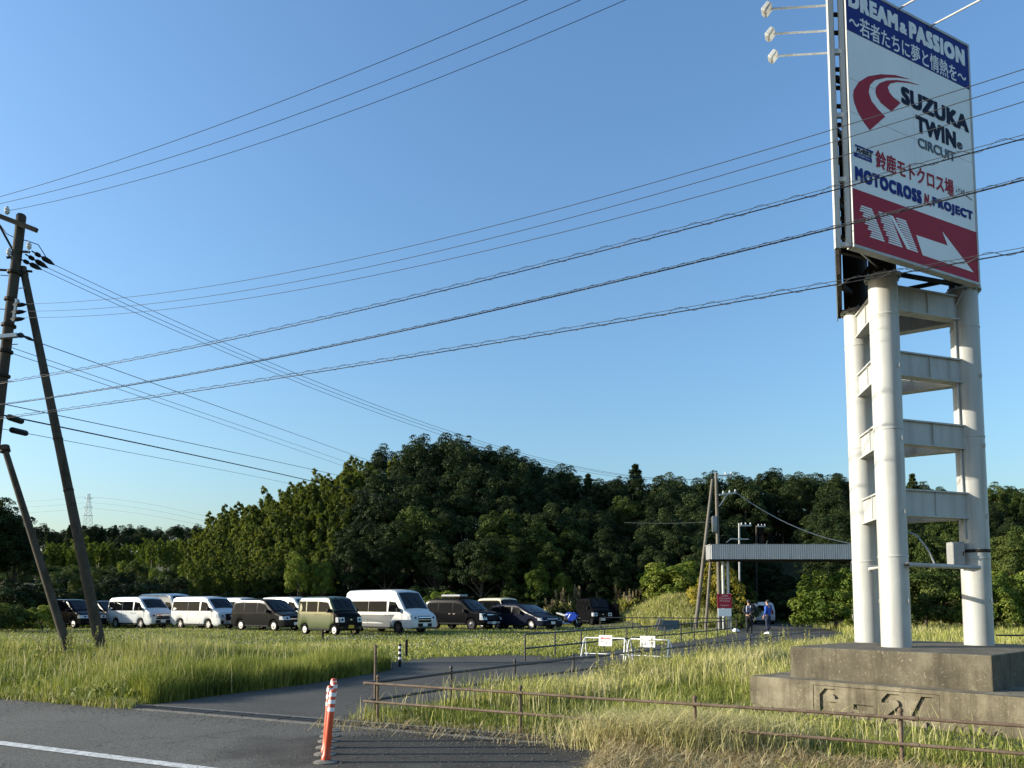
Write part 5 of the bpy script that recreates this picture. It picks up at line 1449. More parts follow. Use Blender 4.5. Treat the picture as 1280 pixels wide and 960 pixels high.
# ------------------------------------------------------------------ motorcycle
mc = P(710, 770, 50.5)
mo = empty('motorcycle', (mc.x, 50.5, float(H(mc.x, 50.5))), R(-28), 'blue and white sports motorcycle parked beside the small black van', 'motorcycle')
t, rm = wheel_meshes(.30, .13, MAT['rim_dark'], 'moto')
for x in (-.70, .70):
    w_ = obj('wheel', t, None, mo, (x, 0, .30)); obj('rim', rm, None, w_)
MB().tube([(-.70, 0, .30), (-.2, 0, .42), (0, 0, .45)], [.035, .05, .06], 8).build('swingarm', MAT['galv'], mo)
MB().tube([(.70, .08, .30), (.45, .08, .95)], .028, 8).build('fork', MAT['chrome'], mo)
MB().tube([(.70, -.08, .30), (.45, -.08, .95)], .028, 8).build('fork', MAT['chrome'], mo)
me = MB().box((.02, 0, .50), (.50, .30, .36)).mesh('engine'); bevel(me, .05, 2); obj('engine', me, MAT['rim_dark'], mo)
me = MB().lathe([(.05, -.32), (.15, -.2), (.18, 0), (.16, .18), (.06, .30)], (.10, 0, .84), (1, 0, .08), 12).mesh('tank', 50); obj('fuel_tank', me, MAT['paint_blue'], mo)
fr_ = MB()
fr_.prism([(.20, .35), (.62, .55), (.72, .85), (.50, 1.05), (.22, .92), (.05, .62)], lambda p: (p[0], -.20 + .1 * max(0, p[0] - .4), p[1]), lambda p: (p[0], .20 - .1 * max(0, p[0] - .4), p[1]))
me = fr_.mesh('fairing'); bevel(me, .03, 2); obj('fairing', me, MAT['paint_blue'], mo)
MB().prism([(.5, 1.03), (.72, .86), (.62, 1.0), (.42, 1.18)], lambda p: (p[0], -.11, p[1]), lambda p: (p[0], .11, p[1])).build('windscreen', GLASS, mo)
me = MB().prism([(-.80, 1.0), (-.78, .90), (-.2, .74), (.0, .80), (-.2, .86), (-.5, .95)], lambda p: (p[0], -.12, p[1]), lambda p: (p[0], .12, p[1])).mesh('seat'); bevel(me, .02, 2); obj('seat_unit', me, MAT['paint_white'], mo)
MB().tube([(.42, -.34, .98), (.47, -.1, .97), (.47, .1, .97), (.42, .34, .98)], .018, 8).build('handlebar', BLK, mo)
MB().tube([(.2, -.14, .28), (-.3, -.16, .30), (-.75, -.18, .45)], [.03, .04, .055], 8).build('exhaust', MAT['chrome'], mo)
MB().box((.70, 0, .63), (.34, .12, .03)).build('front_mudguard', MAT['paint_white'], mo)
# ------------------------------------------------------------------ people
MAT['skin'] = M('skin', (0.42, 0.24, 0.16), .6, var=.05)
MAT['hair'] = M('hair', (0.012, 0.010, 0.009), .5, var=.2)
MAT['cloth_black'] = M('cloth_black', (0.014, 0.014, 0.016), .9, var=.2)
MAT['cloth_navy'] = M('cloth_navy', (0.02, 0.025, 0.05), .9, var=.2)
MAT['cloth_blue'] = M('cloth_blue', (0.02, 0.075, 0.36), .8, var=.15)
MAT['cloth_vest'] = M('cloth_vest', (0.03, 0.10, 0.33), .8, var=.2)
MAT['shoe_white'] = M('shoe_white', (0.6, 0.6, 0.58), .7)
def skin(name, pts, edges, rad, mat, parent, root=0, sub=1):
    me = bpy.data.meshes.new(name); me.from_pydata([tuple(p) for p in pts], edges, [])
    o = bpy.data.objects.new(name, me); link(o, parent); me.materials.append(mat)
    sm_ = o.modifiers.new('Skin', 'SKIN')
    d = me.skin_vertices[0].data
    for i, r in enumerate(rad):
        d[i].radius = r if isinstance(r, tuple) else (r, r); d[i].use_root = (i == root)
    sm_.use_smooth_shade = True
    o.modifiers.new('Sub', 'SUBSURF').levels = sub; o.modifiers['Sub'].render_levels = 2
    return o
def chain(pts, rads, n0=0): return pts, [(n0 + i, n0 + i + 1) for i in range(len(pts) - 1)], rads
def person(x, y, rz, label, pose):
    e = empty('person', (x, y, .012), rz, label, 'person')
    # facing +Y, height about 1.72
    hipL, hipR = Vector((-.10, 0, .92)), Vector((.10, 0, .92))
    ft = pose['feet']; kn = pose['knees']; hands = pose['hands']; el = pose['elbows']
    shL, shR = Vector((-.185, 0, 1.40)), Vector((.185, 0, 1.40))
    P_, E_, R_ = [], [], []
    def put(p, r): P_.append(Vector(p)); R_.append(r); return len(P_) - 1
    pel = put((0, 0, .95), (.15, .10)); wa = put((0, .0, 1.10), (.135, .095)); ch = put((0, .0, 1.30), (.16, .11)); nk0 = put((0, 0, 1.43), (.09, .07)); nk = put((0, .01, 1.50), .055)
    E_ += [(pel, wa), (wa, ch), (ch, nk0), (nk0, nk)]
    h0 = put((0, .03, 1.56), (.068, .08)); h1 = put((0, .03, 1.64), (.078, .098)); h2 = put((0, .02, 1.70), (.06, .075)); E_ += [(nk, h0), (h0, h1), (h1, h2)]
    for s, sh, k in ((-1, shL, 0), (1, shR, 1)):
        a = put(sh, .062); b = put(el[k], .045); c = put(hands[k], .028); E_ += [(ch, a), (a, b), (b, c)]
        d = (Vector(hands[k]) - Vector(el[k])).normalized(); side_ = Vector((0, 1, 0)) if abs(d.y) < .8 else Vector((0, 0, 1))
        side_ = (side_ - d * side_.dot(d)).normalized(); nr = d.cross(side_)
        pl = put(Vector(hands[k]) + d * .07, (.036, .022)); E_.append((c, pl))
        for j, (o_, ln) in enumerate(((-.027, .060), (-.009, .072), (.009, .068), (.027, .055))):
            f0 = put(Vector(hands[k]) + d * .09 + side_ * o_, .009); f1_ = put(Vector(hands[k]) + d * (.09 + ln) + side_ * o_ + nr * .02 * s, .008); E_ += [(pl, f0), (f0, f1_)]
        th = put(Vector(hands[k]) + d * .06 + side_ * .05, .010); E_.append((c, th))
        hp = put(hipL if s < 0 else hipR, .085); kk = put(kn[k], .058); an = put((ft[k][0], ft[k][1] - .03, ft[k][2] + .08), .038); toe = put((ft[k][0], ft[k][1] + .14, ft[k][2] + .035), .035)
        E_ += [(pel, hp), (hp, kk), (kk, an), (an, toe)]
    body = skin('body', P_, E_, R_, MAT['skin'], e, pel)
    nose = MB().lathe([(.016, 0), (.012, .02), (.004, .032)], (0, .115, 1.60), (0, 1, -.2), 8).build('nose', MAT['skin'], body, 60)
    ey = MB()
    for s in (-1, 1): ey.lathe([(.012, 0), (.009, .006)], (s * .032, .118, 1.635), (0, 1, 0), 8)
    ey.build('eyes', MAT['hair'], body)
    MB().box((0, .117, 1.565), (.045, .008, .01)).build('mouth', MAT['sign_red'], body)
    er = MB()
    for s in (-1, 1): er.lathe([(.02, 0), (.026, .008), (.012, .016)], (s * .076, .02, 1.615), (s, 0, 0), 8)
    er.build('ears', MAT['skin'], body, 60)
    hr, hs = [], []
    hv = MB().lathe([(.088, -.02), (.098, .02), (.095, .06), (.075, .10), (.035, .125), (.005, .13)], (0, .0, 1.635), (0, -.12, 1), 14)
    hv.build('hair', MAT['hair'], body, 60)
    # jacket
    P2, E2, R2 = [], [], []
    def put2(p, r): P2.append(Vector(p)); R2.append(r); return len(P2) - 1
    a0 = put2((0, 0, .86), (.175, .125)); a1 = put2((0, 0, 1.05), (.165, .12)); a2 = put2((0, 0, 1.28), (.18, .13)); a3 = put2((0, 0, 1.42), (.10, .085)); a4 = put2((0, .005, 1.47), (.072, .07))
    E2 += [(a0, a1), (a1, a2), (a2, a3), (a3, a4)]
    for s, sh, k in ((-1, shL, 0), (1, shR, 1)):
        b0 = put2(sh, .080); b1 = put2(el[k], .062); b2 = put2(Vector(hands[k]) * .93 + Vector(el[k]) * .07, .048); E2 += [(a2, b0), (b0, b1), (b1, b2)]
    skin('jacket', P2, E2, R2, MAT[pose['jacket']], e, a0)
    # trousers
    P3, E3, R3 = [], [], []
    def put3(p, r): P3.append(Vector(p)); R3.append(r); return len(P3) - 1
    c0 = put3((0, 0, .98), (.155, .115)); c1 = put3((0, 0, .90), (.15, .12)); E3.append((c0, c1))
    for s, k in ((-1, 0), (1, 1)):
        h = put3((s * .095, 0, .82), .098); kk = put3(kn[k], .075); an = put3((ft[k][0], ft[k][1] - .03, ft[k][2] + .09), .060); E3 += [(c1, h), (h, kk), (kk, an)]
    skin('trousers', P3, E3, R3, MAT[pose['trousers']], e, c0)
    for k in (0, 1):
        f = Vector(ft[k])
        me = MB().prism([(-.10, 0), (.19, 0), (.19, .05), (.10, .085), (.02, .11), (-.09, .11)], lambda p: (f.x - .045, f.y + p[0], f.z + p[1]), lambda p: (f.x + .045, f.y + p[0], f.z + p[1])).mesh('shoe'); bevel(me, .015, 2)
        obj('shoe', me, MAT[pose['shoes']], e)
    if pose.get('vest'):
        V_, E4, R4 = [(0, -.01, .98), (0, -.01, 1.12), (0, -.01, 1.32), (0, -.01, 1.41)], [(0, 1), (1, 2), (2, 3)], [(.19, .135), (.18, .132), (.195, .145), (.14, .10)]
        skin('vest', V_, E4, R4, MAT[pose['vest']], e, 0)
        bp = MB().box((0, -.17, 1.22), (.20, .07, .28)).mesh('pouch'); bevel(bp, .025, 2); obj('back_pouch', bp, MAT['cloth_navy'], e)
        for s in (-1, 1): MB().tube([(s * .09, -.14, 1.10), (s * .10, -.16, 1.3), (s * .09, -.06, 1.44), (s * .09, .10, 1.36)], .018, 6).build('strap', MAT['clean_white'], e)
    return e
pa = P(936.5, 790, 40.5)
person(pa.x, 40.5, R(-20), 'person walking away in black clothes with a blue vest, hands behind the back', dict(feet=[(-.08, -.22, .05), (.09, .20, 0)], knees=[(-.10, .02, .50), (.10, .12, .50)],
    elbows=[(-.28, -.10, 1.16), (.28, -.10, 1.16)], hands=[(-.07, -.22, .98), (.07, -.23, 1.0)], jacket='cloth_black', trousers='cloth_black', shoes='cloth_black', vest='cloth_vest'))
pb_ = P(960.5, 790, 40.0)
person(pb_.x, 40.0, R(38), 'person standing in a bright blue jacket and dark trousers with white shoes', dict(feet=[(-.10, -.03, 0), (.10, .03, 0)], knees=[(-.10, .02, .50), (.10, .03, .50)],
    elbows=[(-.25, -.04, 1.15), (.25, .0, 1.15)], hands=[(-.24, .08, .92), (.23, .12, .94)], jacket='cloth_blue', trousers='cloth_navy', shoes='shoe_white'))
# ------------------------------------------------------------------ trees
def unit(v): return v / (np.linalg.norm(v, axis=1, keepdims=True) + 1e-9)
def leaves_mesh(name, pos, nrm_, size, tint, rng, aspect=.55, droop=None):
    """one folded diamond of a leaf spray per point"""
    n = len(pos)
    nrm_ = unit(nrm_)
    t = unit(np.cross(nrm_, rng.normal(size=(n, 3))))
    if droop is not None:
        dz = np.zeros((n, 3)); dz[:, 2] = -droop; t = unit(t + dz)
    s = unit(np.cross(nrm_, t))
    l = size[:, None]
    fold = nrm_ * l * .16
    v = np.stack([pos - t * l * .5, pos + s * l * .5 * aspect + fold, pos + t * l * .5, pos - s * l * .5 * aspect + fold], 1).reshape(-1, 3)
    q = np.arange(n)[:, None] * 4
    f = np.concatenate([q + [0, 1, 2], q + [0, 2, 3]], 1).reshape(-1, 3)
    return np_mesh(name, v, f, np.repeat(np.clip(tint, 0, 1), 2))

def broad_crown(seed, rx, rz, cz, n_cl, n_leaf, size, spread=1.0, flat=0.0):
    """crown built of leaf clumps on an uneven shell; returns points for leaves"""
    r = np.random.default_rng(seed)
    d = unit(r.normal(size=(n_cl, 3))); d[:, 2] = np.where(d[:, 2] < -.45, -d[:, 2], d[:, 2])
    lump = 1 + .18 * np.sin(d[:, 0] * 5 + seed) + .15 * np.sin(d[:, 1] * 6 + 2 * seed)
    rad = r.uniform(.55, .92, n_cl) * lump
    c = d * rad[:, None] * [rx, rx, rz] * .86
    cr = r.uniform(.5, 1.1, n_cl) * spread * min(rx, rz)
    pk = r.choice(n_cl, n_leaf, p=cr ** 2 / (cr ** 2).sum())
    ld = unit(r.normal(size=(n_leaf, 3)) + d[pk] * .75 + [0, 0, .35])
    sh = r.uniform(.62, 1.08, n_leaf) ** .6
    pos = c[pk] + ld * (cr[pk] * sh)[:, None] * [1, 1, .82] + [0, 0, cz]
    nrm_ = ld + r.normal(size=(n_leaf, 3)) * .45 + [0, 0, .35]
    ctint = r.uniform(.15, .75, n_cl)
    tint = ctint[pk] + r.uniform(-.2, .25, n_leaf)
    return pos, nrm_, size * r.uniform(.7, 1.35, n_leaf), tint, r

def trunk_mesh(seed, h, r0, spread, name='trunk'):
    rr = random.Random(seed); mb = MB()
    lean = Vector((rr.uniform(-.3, .3), rr.uniform(-.3, .3), 0))
    pts = [Vector((0, 0, -.6)), Vector((0, 0, h * .3)) + lean * .3, Vector((0, 0, h * .6)) + lean, Vector((0, 0, h * .85)) + lean * 1.3]
    mb.tube(pts, [r0, r0 * .8, r0 * .5, r0 * .15], 8)
    for k in range(6):
        a = rr.uniform(0, 6.28); z = h * rr.uniform(.28, .62); b = Vector((0, 0, z)) + lean * (z / h)
        mb.tube([b, b + Vector((math.cos(a) * spread * .4, math.sin(a) * spread * .4, h * .12)), b + Vector((math.cos(a) * spread * .75, math.sin(a) * spread * .75, h * .2))], [r0 * .4, r0 * .25, r0 * .08], 6)
    me = mb.mesh(name, 50); me.materials.append(MAT['bark']); return me

PROTO = {}
def add_proto(kind, crown_me, trunk_me, h):
    PROTO.setdefault(kind, []).append((crown_me, trunk_me, h))
for s_ in range(4):                                     # dense evergreen broadleaf
    p = broad_crown(10 + s_, 3.1, 4.3, 6.4, 300, 24000, .155, .18)
    add_proto('broad', leaves_mesh('crown', p[0], p[1], p[2], p[3], p[4]), trunk_mesh(s_, 9, .28, 2.6), 10.4)
for s_ in range(3):                                     # lighter, looser broadleaf
    p = broad_crown(40 + s_, 2.6, 3.4, 4.9, 170, 16000, .15, .2)
    add_proto('light', leaves_mesh('crown', p[0], p[1], p[2], p[3], p[4], .5), trunk_mesh(20 + s_, 7, .2, 2.2), 8.0)
for s_ in range(3):                                     # bushes, leaves to the ground
    p = broad_crown(70 + s_, 1.7, 1.5, .78, 120, 13000, .095, .21)
    add_proto('bush', leaves_mesh('crown', p[0], p[1], p[2], p[3], p[4]), trunk_mesh(50 + s_, 1.5, .07, 1.2), 2.3)
for s_ in range(3):                                     # conifers
    r = np.random.default_rng(90 + s_); n = 8500
    t = r.random(n) ** .7; hgt = 11.0; zz = 1.5 + t * (hgt - 1.5)
    wh = np.floor(zz / .55); az = r.integers(0, 9, n) * .698 + wh * 1.9 + r.normal(0, .16, n)
    rmax = (1 - t) ** .8 * 2.3 + .12; rad = rmax * np.sqrt(r.random(n)) * (1 + .22 * np.sin(wh * 2.3 + az * 2))
    zc = wh * .55 + .3 - rad * .22 + r.normal(0, .12, n)
    pos = np.c_[np.cos(az) * rad, np.sin(az) * rad, np.clip(zc, .8, 11.2)]
    nr = np.c_[np.cos(az) * .5, np.sin(az) * .5, np.ones(n)] + r.normal(size=(n, 3)) * .45
    add_proto('conifer', leaves_mesh('crown', pos, nr, r.uniform(.2, .4, n), r.random(n), r, .38, .15), trunk_mesh(60 + s_, 11, .2, .5), 11.0)
for s_ in range(3):                                     # bamboo clumps
    rr = random.Random(120 + s_); r = np.random.default_rng(120 + s_); cm = MB(); PP, NN, SZ, TT = [], [], [], []
    for k in range(17):
        bx, by = rr.uniform(-1.9, 1.9), rr.uniform(-1.6, 1.6); hgt = rr.uniform(7.0, 10.8); a = rr.uniform(0, 6.28); ov = rr.uniform(.5, 1.9)
        pts = []
        for i in range(9):
            t = i / 8; out = ov * t ** 3
            pts.append(Vector((bx + math.cos(a) * out, by + math.sin(a) * out, hgt * (t - .16 * t ** 4) - (.3 if i == 0 else 0))))
        cm.tube(pts, [.055 * (1 - .85 * i / 8) for i in range(9)], 5, False)
        n = 1100; t = r.uniform(.30, 1.0, n) ** .8; pa_ = np.array([p[:] for p in pts])
        ti = t * 8; i0 = np.clip(ti.astype(int), 0, 7); fr = (ti - i0)[:, None]
        c = pa_[i0] * (1 - fr) + pa_[i0 + 1] * fr
        node_ = np.floor(t * 22); an = node_ * 2.4 + r.normal(0, .35, n) + k
        ex = r.random(n) ** .7 * (.66 - .34 * t)
        c = c + np.c_[np.cos(an) * ex, np.sin(an) * ex, -.35 * ex - r.random(n) * .15]
        PP.append(c); NN.append(np.c_[np.cos(an), np.sin(an), np.full(n, .5)] + r.normal(size=(n, 3)) * .5); SZ.append(r.uniform(.15, .34, n)); TT.append(r.uniform(.1, .8, n) + rr.uniform(-.15, .2))
    me = cm.mesh('culms', 60); me.materials.append(MAT['culm'])
    add_proto('bamboo', leaves_mesh('crown', np.concatenate(PP), np.concatenate(NN), np.concatenate(SZ), np.concatenate(TT), r, .28, .9), me, 8.9)

LEAF = {'broad': 'leaf_dark', 'light': 'leaf_mid', 'bush': 'leaf_bright', 'conifer': 'leaf_conifer', 'bamboo': 'leaf_bamboo'}
CR_CACHE = {}
def crown_with(me, matn):
    """same leaves under another leaf material"""
    k = (me.name, matn)
    if k not in CR_CACHE:
        c = me if len(me.materials) == 0 else me.copy()
        c.materials.clear(); c.materials.append(MAT[matn]); CR_CACHE[k] = c
    return CR_CACHE[k]
for kd, lst in PROTO.items():
    for i, (c, t, h) in enumerate(lst): c.name = f'crown_{kd}_{i}'
def plant(kind, x, y, h, label, cat='tree', name=None, matn=None, wide=1.0, group=None, z=None):
    c, t, h0 = random.choice(PROTO[kind])
    s = h / h0
    g = float(H(x, y)) if z is None else z
    e = empty(name or {'broad': 'evergreen_tree', 'light': 'broadleaf_tree', 'bush': 'bush', 'conifer': 'conifer_tree', 'bamboo': 'bamboo_clump'}[kind], (x, y, g - .05), random.uniform(0, 6.28), label, cat, group)
    w = s * wide * random.uniform(.92, 1.1)
    e.scale = (w, w, s)
    obj('culms' if kind == 'bamboo' else 'trunk', t, None, e)
    obj('crown', crown_with(c, matn or LEAF[kind]), None, e)
    return e
def plant_px(kind, px, Y, top_py, *a, **k):
    p = P(px, top_py, Y); g = float(H(p.x, Y))
    return plant(kind, p.x, Y, max(k.pop('hmin', 2.0), p.z - g), *a, **k)

# outline of the wooded hill against the sky, as (pixel x, pixel y)
OUT = [(235, 690), (255, 662), (280, 640), (300, 626), (350, 604), (400, 590), (440, 570), (500, 552), (560, 541), (620, 552), (680, 577), (715, 592), (780, 590), (860, 592), (950, 589), (1000, 583), (1060, 590), (1135, 606), (1200, 610), (1240, 606), (1300, 612)]
ox_, oy_ = zip(*OUT)
def outl(px): return float(np.interp(px, ox_, oy_))
GP = {'broad': 'evergreens of the wooded hill', 'conifer': 'conifers of the wooded hill', 'bamboo': 'bamboo on the hill flank', 'light': 'pale trees at the foot of the hill'}
ZONES = [(300, 'above the white vans'), (370, 'above the grey minivan'), (440, 'above the olive van'), (545, 'above the large white van'), (640, 'above the roof-rack minivan'), (710, 'above the navy wagon'), (790, 'above the small black van'), (885, 'above the weedy bank'), (1015, 'above the overhead beam'), (1100, 'beside the left sign columns'), (1200, 'seen between the sign columns'), (9999, 'beyond the far sign column')]
def zone(px): return next(t for lim, t in ZONES if px < lim)
RANK = ['lowest hill rank', 'second hill rank', 'third hill rank', 'fourth hill rank', 'fifth hill rank', 'just under the skyline', 'on the hill skyline']
KIND_WORD = {'broad': 'dark evergreen tree', 'conifer': 'pointed conifer', 'bamboo': 'drooping bamboo clump', 'light': 'paler broadleaf tree'}
def hill_tree(kind, px, Y, py, wide=1.0, matn=None, rank=6):
    plant_px(kind, px, Y, py, f'{KIND_WORD[kind]} {zone(px)}, {RANK[rank]}', 'bamboo' if kind == 'bamboo' else 'tree', wide=wide, group=GP[kind], hmin=4.0, matn=matn)
random.seed(21)
rows = [(60.5, .42, 2.9), (64, .58, 2.9), (68, .72, 3.0), (73, .84, 3.1), (79, .94, 3.3), (86, .99, 3.5), (94, 1.0, 4.2)]
for ri, (Y, fr, step) in enumerate(rows):
    dpx = step / Y * F_PX
    px = 245 + random.uniform(0, dpx)
    while px < 1330:
        yy = Y + random.uniform(-1.6, 1.6); pj = px + random.uniform(-.25, .25) * dpx
        wx = (pj - 640) / F_PX * yy
        in_cut = 885 < pj < 1015 and Y < 78
        right_low = pj > 1015 and Y < 64
        if not in_cut and not right_low:
            o = outl(pj); py_ = 755 - (755 - o) * fr * random.uniform(.93, 1.0)
            if fr >= .93: py_ = max(py_, o - 3)
            if pj < 425 + (fr - .4) * 90: kind = 'bamboo'
            elif 715 < pj < 880 and fr > .9: kind = 'conifer' if random.random() < .3 else 'broad'
            elif pj > 1100: kind = random.choice(['conifer', 'broad', 'light'])
            elif 600 < pj < 730 and Y < 66: kind = 'light'
            else: kind = 'broad' if random.random() < .97 else 'light'
            hill_tree(kind, pj, yy, py_ + (5 if kind == 'conifer' else -4), 1.0 if kind != 'conifer' else .8, rank=ri)
        px += dpx * random.uniform(.85, 1.15)
for px, py_, Y in ((735, 592, 88), (794, 580, 86), (1140, 592, 90)):
    hill_tree('conifer', px, Y, py_, 1.1)
# trees that overhang the cutting behind the overhead beam
for px, Y, py_ in ((895, 66, 655), (915, 72, 650), (940, 84, 640), (965, 86, 640), (990, 84, 645), (1020, 70, 640), (1048, 66, 640), (900, 62, 690), (1035, 62, 665), (930, 92, 660), (975, 95, 665), (955, 82, 690), (1000, 80, 690), (925, 80, 700), (980, 82, 705), (1005, 88, 700)):
    plant_px('broad', px, Y, py_, 'dark tree overhanging the shaded cutting behind the overhead beam', 'tree', group='trees over the cutting', hmin=4, wide=1.15)

# named single plants round the gate and the field
SG = [('bush', 838, 57, 698, 1.35, 'leaf_bright', 'rounded bright green bush on the bank left of the gate poles', 'bush', 1.9),
      ('bush', 868, 60, 712, 1.1, 'leaf_mid', 'darker green bush between the bank bush and the slanting gate pole', 'bush', 1.5),
      ('bush', 893, 53, 703, .9, 'leaf_yellow', 'yellow-flowering shrub under the left end of the overhead beam', 'bush', 1.4),
      ('bush', 918, 52, 728, .8, 'leaf_mid', 'dark shrub behind the white gate posts', 'bush', 1.2),
      ('bush', 925, 44.5, 764, .8, 'leaf_mid', 'low round shrub at the foot of the white gate posts', 'bush', .8),
      ('bush', 1042, 46, 706, 1.0, 'leaf_bright', 'tall sunlit leafy bush right of the lane before the sign columns', 'bush', 2.0),
      ('bush', 1072, 47, 700, 1.0, 'leaf_bright', 'leafy bush behind the left sign columns', 'bush', 2.0),
      ('bush', 1152, 50, 700, 1.0, 'leaf_mid', 'green bush seen between the two front sign columns', 'bush', 2.2),
      ('bush', 1186, 52, 716, 1.0, 'leaf_mid', 'green bush left of the far sign column below the junction box', 'bush', 2.0),
      ('bush', 1236, 46, 715, 1.0, 'leaf_bright', 'wide bright bush right of the far sign column', 'bush', 2.0),
      ('bush', 1275, 47, 705, 1.0, 'leaf_bright', 'tall bright bush at the right edge', 'bush', 2.2),
      ('light', 1262, 56, 660, 1.0, 'leaf_mid', 'broadleaf tree above the bright bush at the right edge', 'tree', 4),
      ('light', 1215, 60, 655, 1.0, 'leaf_mid', 'broadleaf tree behind the far sign column', 'tree', 4),
      ('light', 1150, 60, 662, 1.0, 'leaf_mid', 'broadleaf tree behind the gap between the sign columns', 'tree', 4),
      ('light', 672, 58.5, 705, .9, 'leaf_bright', 'light green tree at the wood edge behind the navy wagon', 'tree', 3),
      ('light', 703, 59, 716, .8, 'leaf_bright', 'small light green tree at the wood edge behind the motorcycle', 'tree', 2.5),
      ('light', 640, 58.5, 722, .9, 'leaf_mid', 'green sapling behind the cream-roofed van', 'tree', 2.5),
      ('bush', 553, 57, 735, 1.0, 'leaf_bright', 'bush behind the roof-rack minivan', 'bush', 2),
      ('light', 372, 58, 692, .75, 'leaf_bright', 'vine-covered pale tree behind the olive van', 'tree', 3),
      ('light', 402, 58.5, 700, .75, 'leaf_bright', 'pale leafy tree left of the large white van', 'tree', 3),
      ('light', 345, 60, 705, .9, 'leaf_mid', 'green tree behind the grey minivan', 'tree', 3),
      ('bush', 55, 44, 752, 1.0, 'leaf_bright', 'yellowish green bush at the left beside the shaded minivan', 'bush', 1.3),
      ('bush', 28, 50.3, 720, 1.1, 'leaf_dark', 'large dark bush added to shade the left end of the parked row', 'bush', 3.2),  # extra bush, added so its shadow falls on the leftmost minivan
      ('bush', 22, 43, 756, 1.2, 'leaf_mid', 'dark bush at the left edge below the shaded trees', 'bush', 1.2),
      ('bush', -6, 42, 750, 1.2, 'leaf_mid', 'bush cut by the left edge', 'bush', 1.2)]
MAT['leaf_yellow'] = leaf_mat('leaf_yellow', [(0, (0.06, 0.08, 0.015)), (0.5, (0.18, 0.17, 0.03)), (1, (0.42, 0.34, 0.06))], 0.3)
for kind, px, Y, py_, wide, mn, lb, cat, hm in SG:
    plant_px(kind, px, Y, py_, lb, cat, matn=mn, wide=wide, hmin=hm)
# undergrowth closing the foot of the wood
random.seed(31)
px = 40.0
while px < 1300:
    for Y in (59.6, 63.5, 69.0):
        pj = px + random.uniform(-14, 14)
        if 885 < pj < 1015: continue
        x_ = (pj - 640) / F_PX * Y
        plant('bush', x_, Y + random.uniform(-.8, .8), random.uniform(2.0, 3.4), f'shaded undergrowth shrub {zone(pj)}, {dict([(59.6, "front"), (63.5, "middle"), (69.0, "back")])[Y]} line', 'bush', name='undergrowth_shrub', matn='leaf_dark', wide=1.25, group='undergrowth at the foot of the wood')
    px += 40
for k in range(16):
    y_ = 62 + k * 2.0
    for sx in (-1, 1):
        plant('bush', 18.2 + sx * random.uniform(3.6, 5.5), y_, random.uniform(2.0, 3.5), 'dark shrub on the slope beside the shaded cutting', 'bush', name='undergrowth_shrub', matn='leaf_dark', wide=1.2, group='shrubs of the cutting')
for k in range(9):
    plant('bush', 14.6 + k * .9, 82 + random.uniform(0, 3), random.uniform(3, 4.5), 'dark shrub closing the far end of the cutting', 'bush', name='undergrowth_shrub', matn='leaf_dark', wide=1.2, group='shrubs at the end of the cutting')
for px in range(690, 1330, 42):                  # thicket along the ridge, closing the gaps under the crowns
    for Y in (90, 99):
        pj = px + random.uniform(-12, 12)
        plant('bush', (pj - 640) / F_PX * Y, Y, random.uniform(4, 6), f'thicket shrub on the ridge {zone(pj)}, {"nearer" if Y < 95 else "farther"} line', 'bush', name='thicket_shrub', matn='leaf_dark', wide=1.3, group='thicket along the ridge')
# dark trees at the left edge
for px, Y, py_, lb in ((-18, 56, 618, 'tall black-looking evergreen at the left edge of the field'), (18, 60, 652, 'dark evergreen behind the stub pole'), (-2, 58.5, 632, 'dense dark evergreen between the edge trees and the stub pole'), (-50, 58, 612, 'evergreen mostly beyond the left edge')):
    plant_px('broad', px, Y, py_, lb, 'tree', hmin=5, wide=1.1)
# shaded scrub behind the parked vehicles at the left
random.seed(5)
for k in range(9):
    px = 60 + k * 24 + random.uniform(-6, 6)
    plant_px('light', px, random.uniform(62, 70), random.uniform(712, 726), 'dark scrub tree behind the shaded end of the parked row', 'tree', matn=random.choice(['leaf_dark', 'leaf_mid', 'leaf_mid']), group='scrub behind the parked row', hmin=2.5, wide=1.2)
for k in range(10):
    px = 160 + k * 13 + random.uniform(-4, 4)
    plant_px('light', px, random.uniform(74, 86), random.uniform(700, 716), 'mid green tree below the far bamboo grove', 'tree', matn=random.choice(['leaf_mid', 'leaf_bright']), group='trees below the far bamboo', hmin=3)
for k in range(24):
    px = 40 + k * 10 + random.uniform(-5, 5)
    plant_px('bamboo', px, random.uniform(112, 128), random.uniform(668, 684), 'pale bamboo clump in the far grove at the left', 'bamboo', group='far bamboo grove', hmin=5, matn='leaf_bright')
for k in range(40):
    px = 15 + k * 6.3 + random.uniform(-4, 4)
    plant_px(random.choice(['conifer', 'broad', 'broad']), px, random.uniform(165, 195), random.uniform(655, 668), 'small dark tree in the far treeline under the pylon', 'tree', group='far treeline', hmin=7, wide=1.1)
for k in range(26):
    px = -10 + k * 7.5 + random.uniform(-4, 4)
    plant_px('bush', px, random.uniform(86, 112), random.uniform(708, 726), 'low bush on the far slope by the guardrail', 'bush', group='bushes on the far slope', hmin=1.5, wide=1.5, matn='leaf_mid')

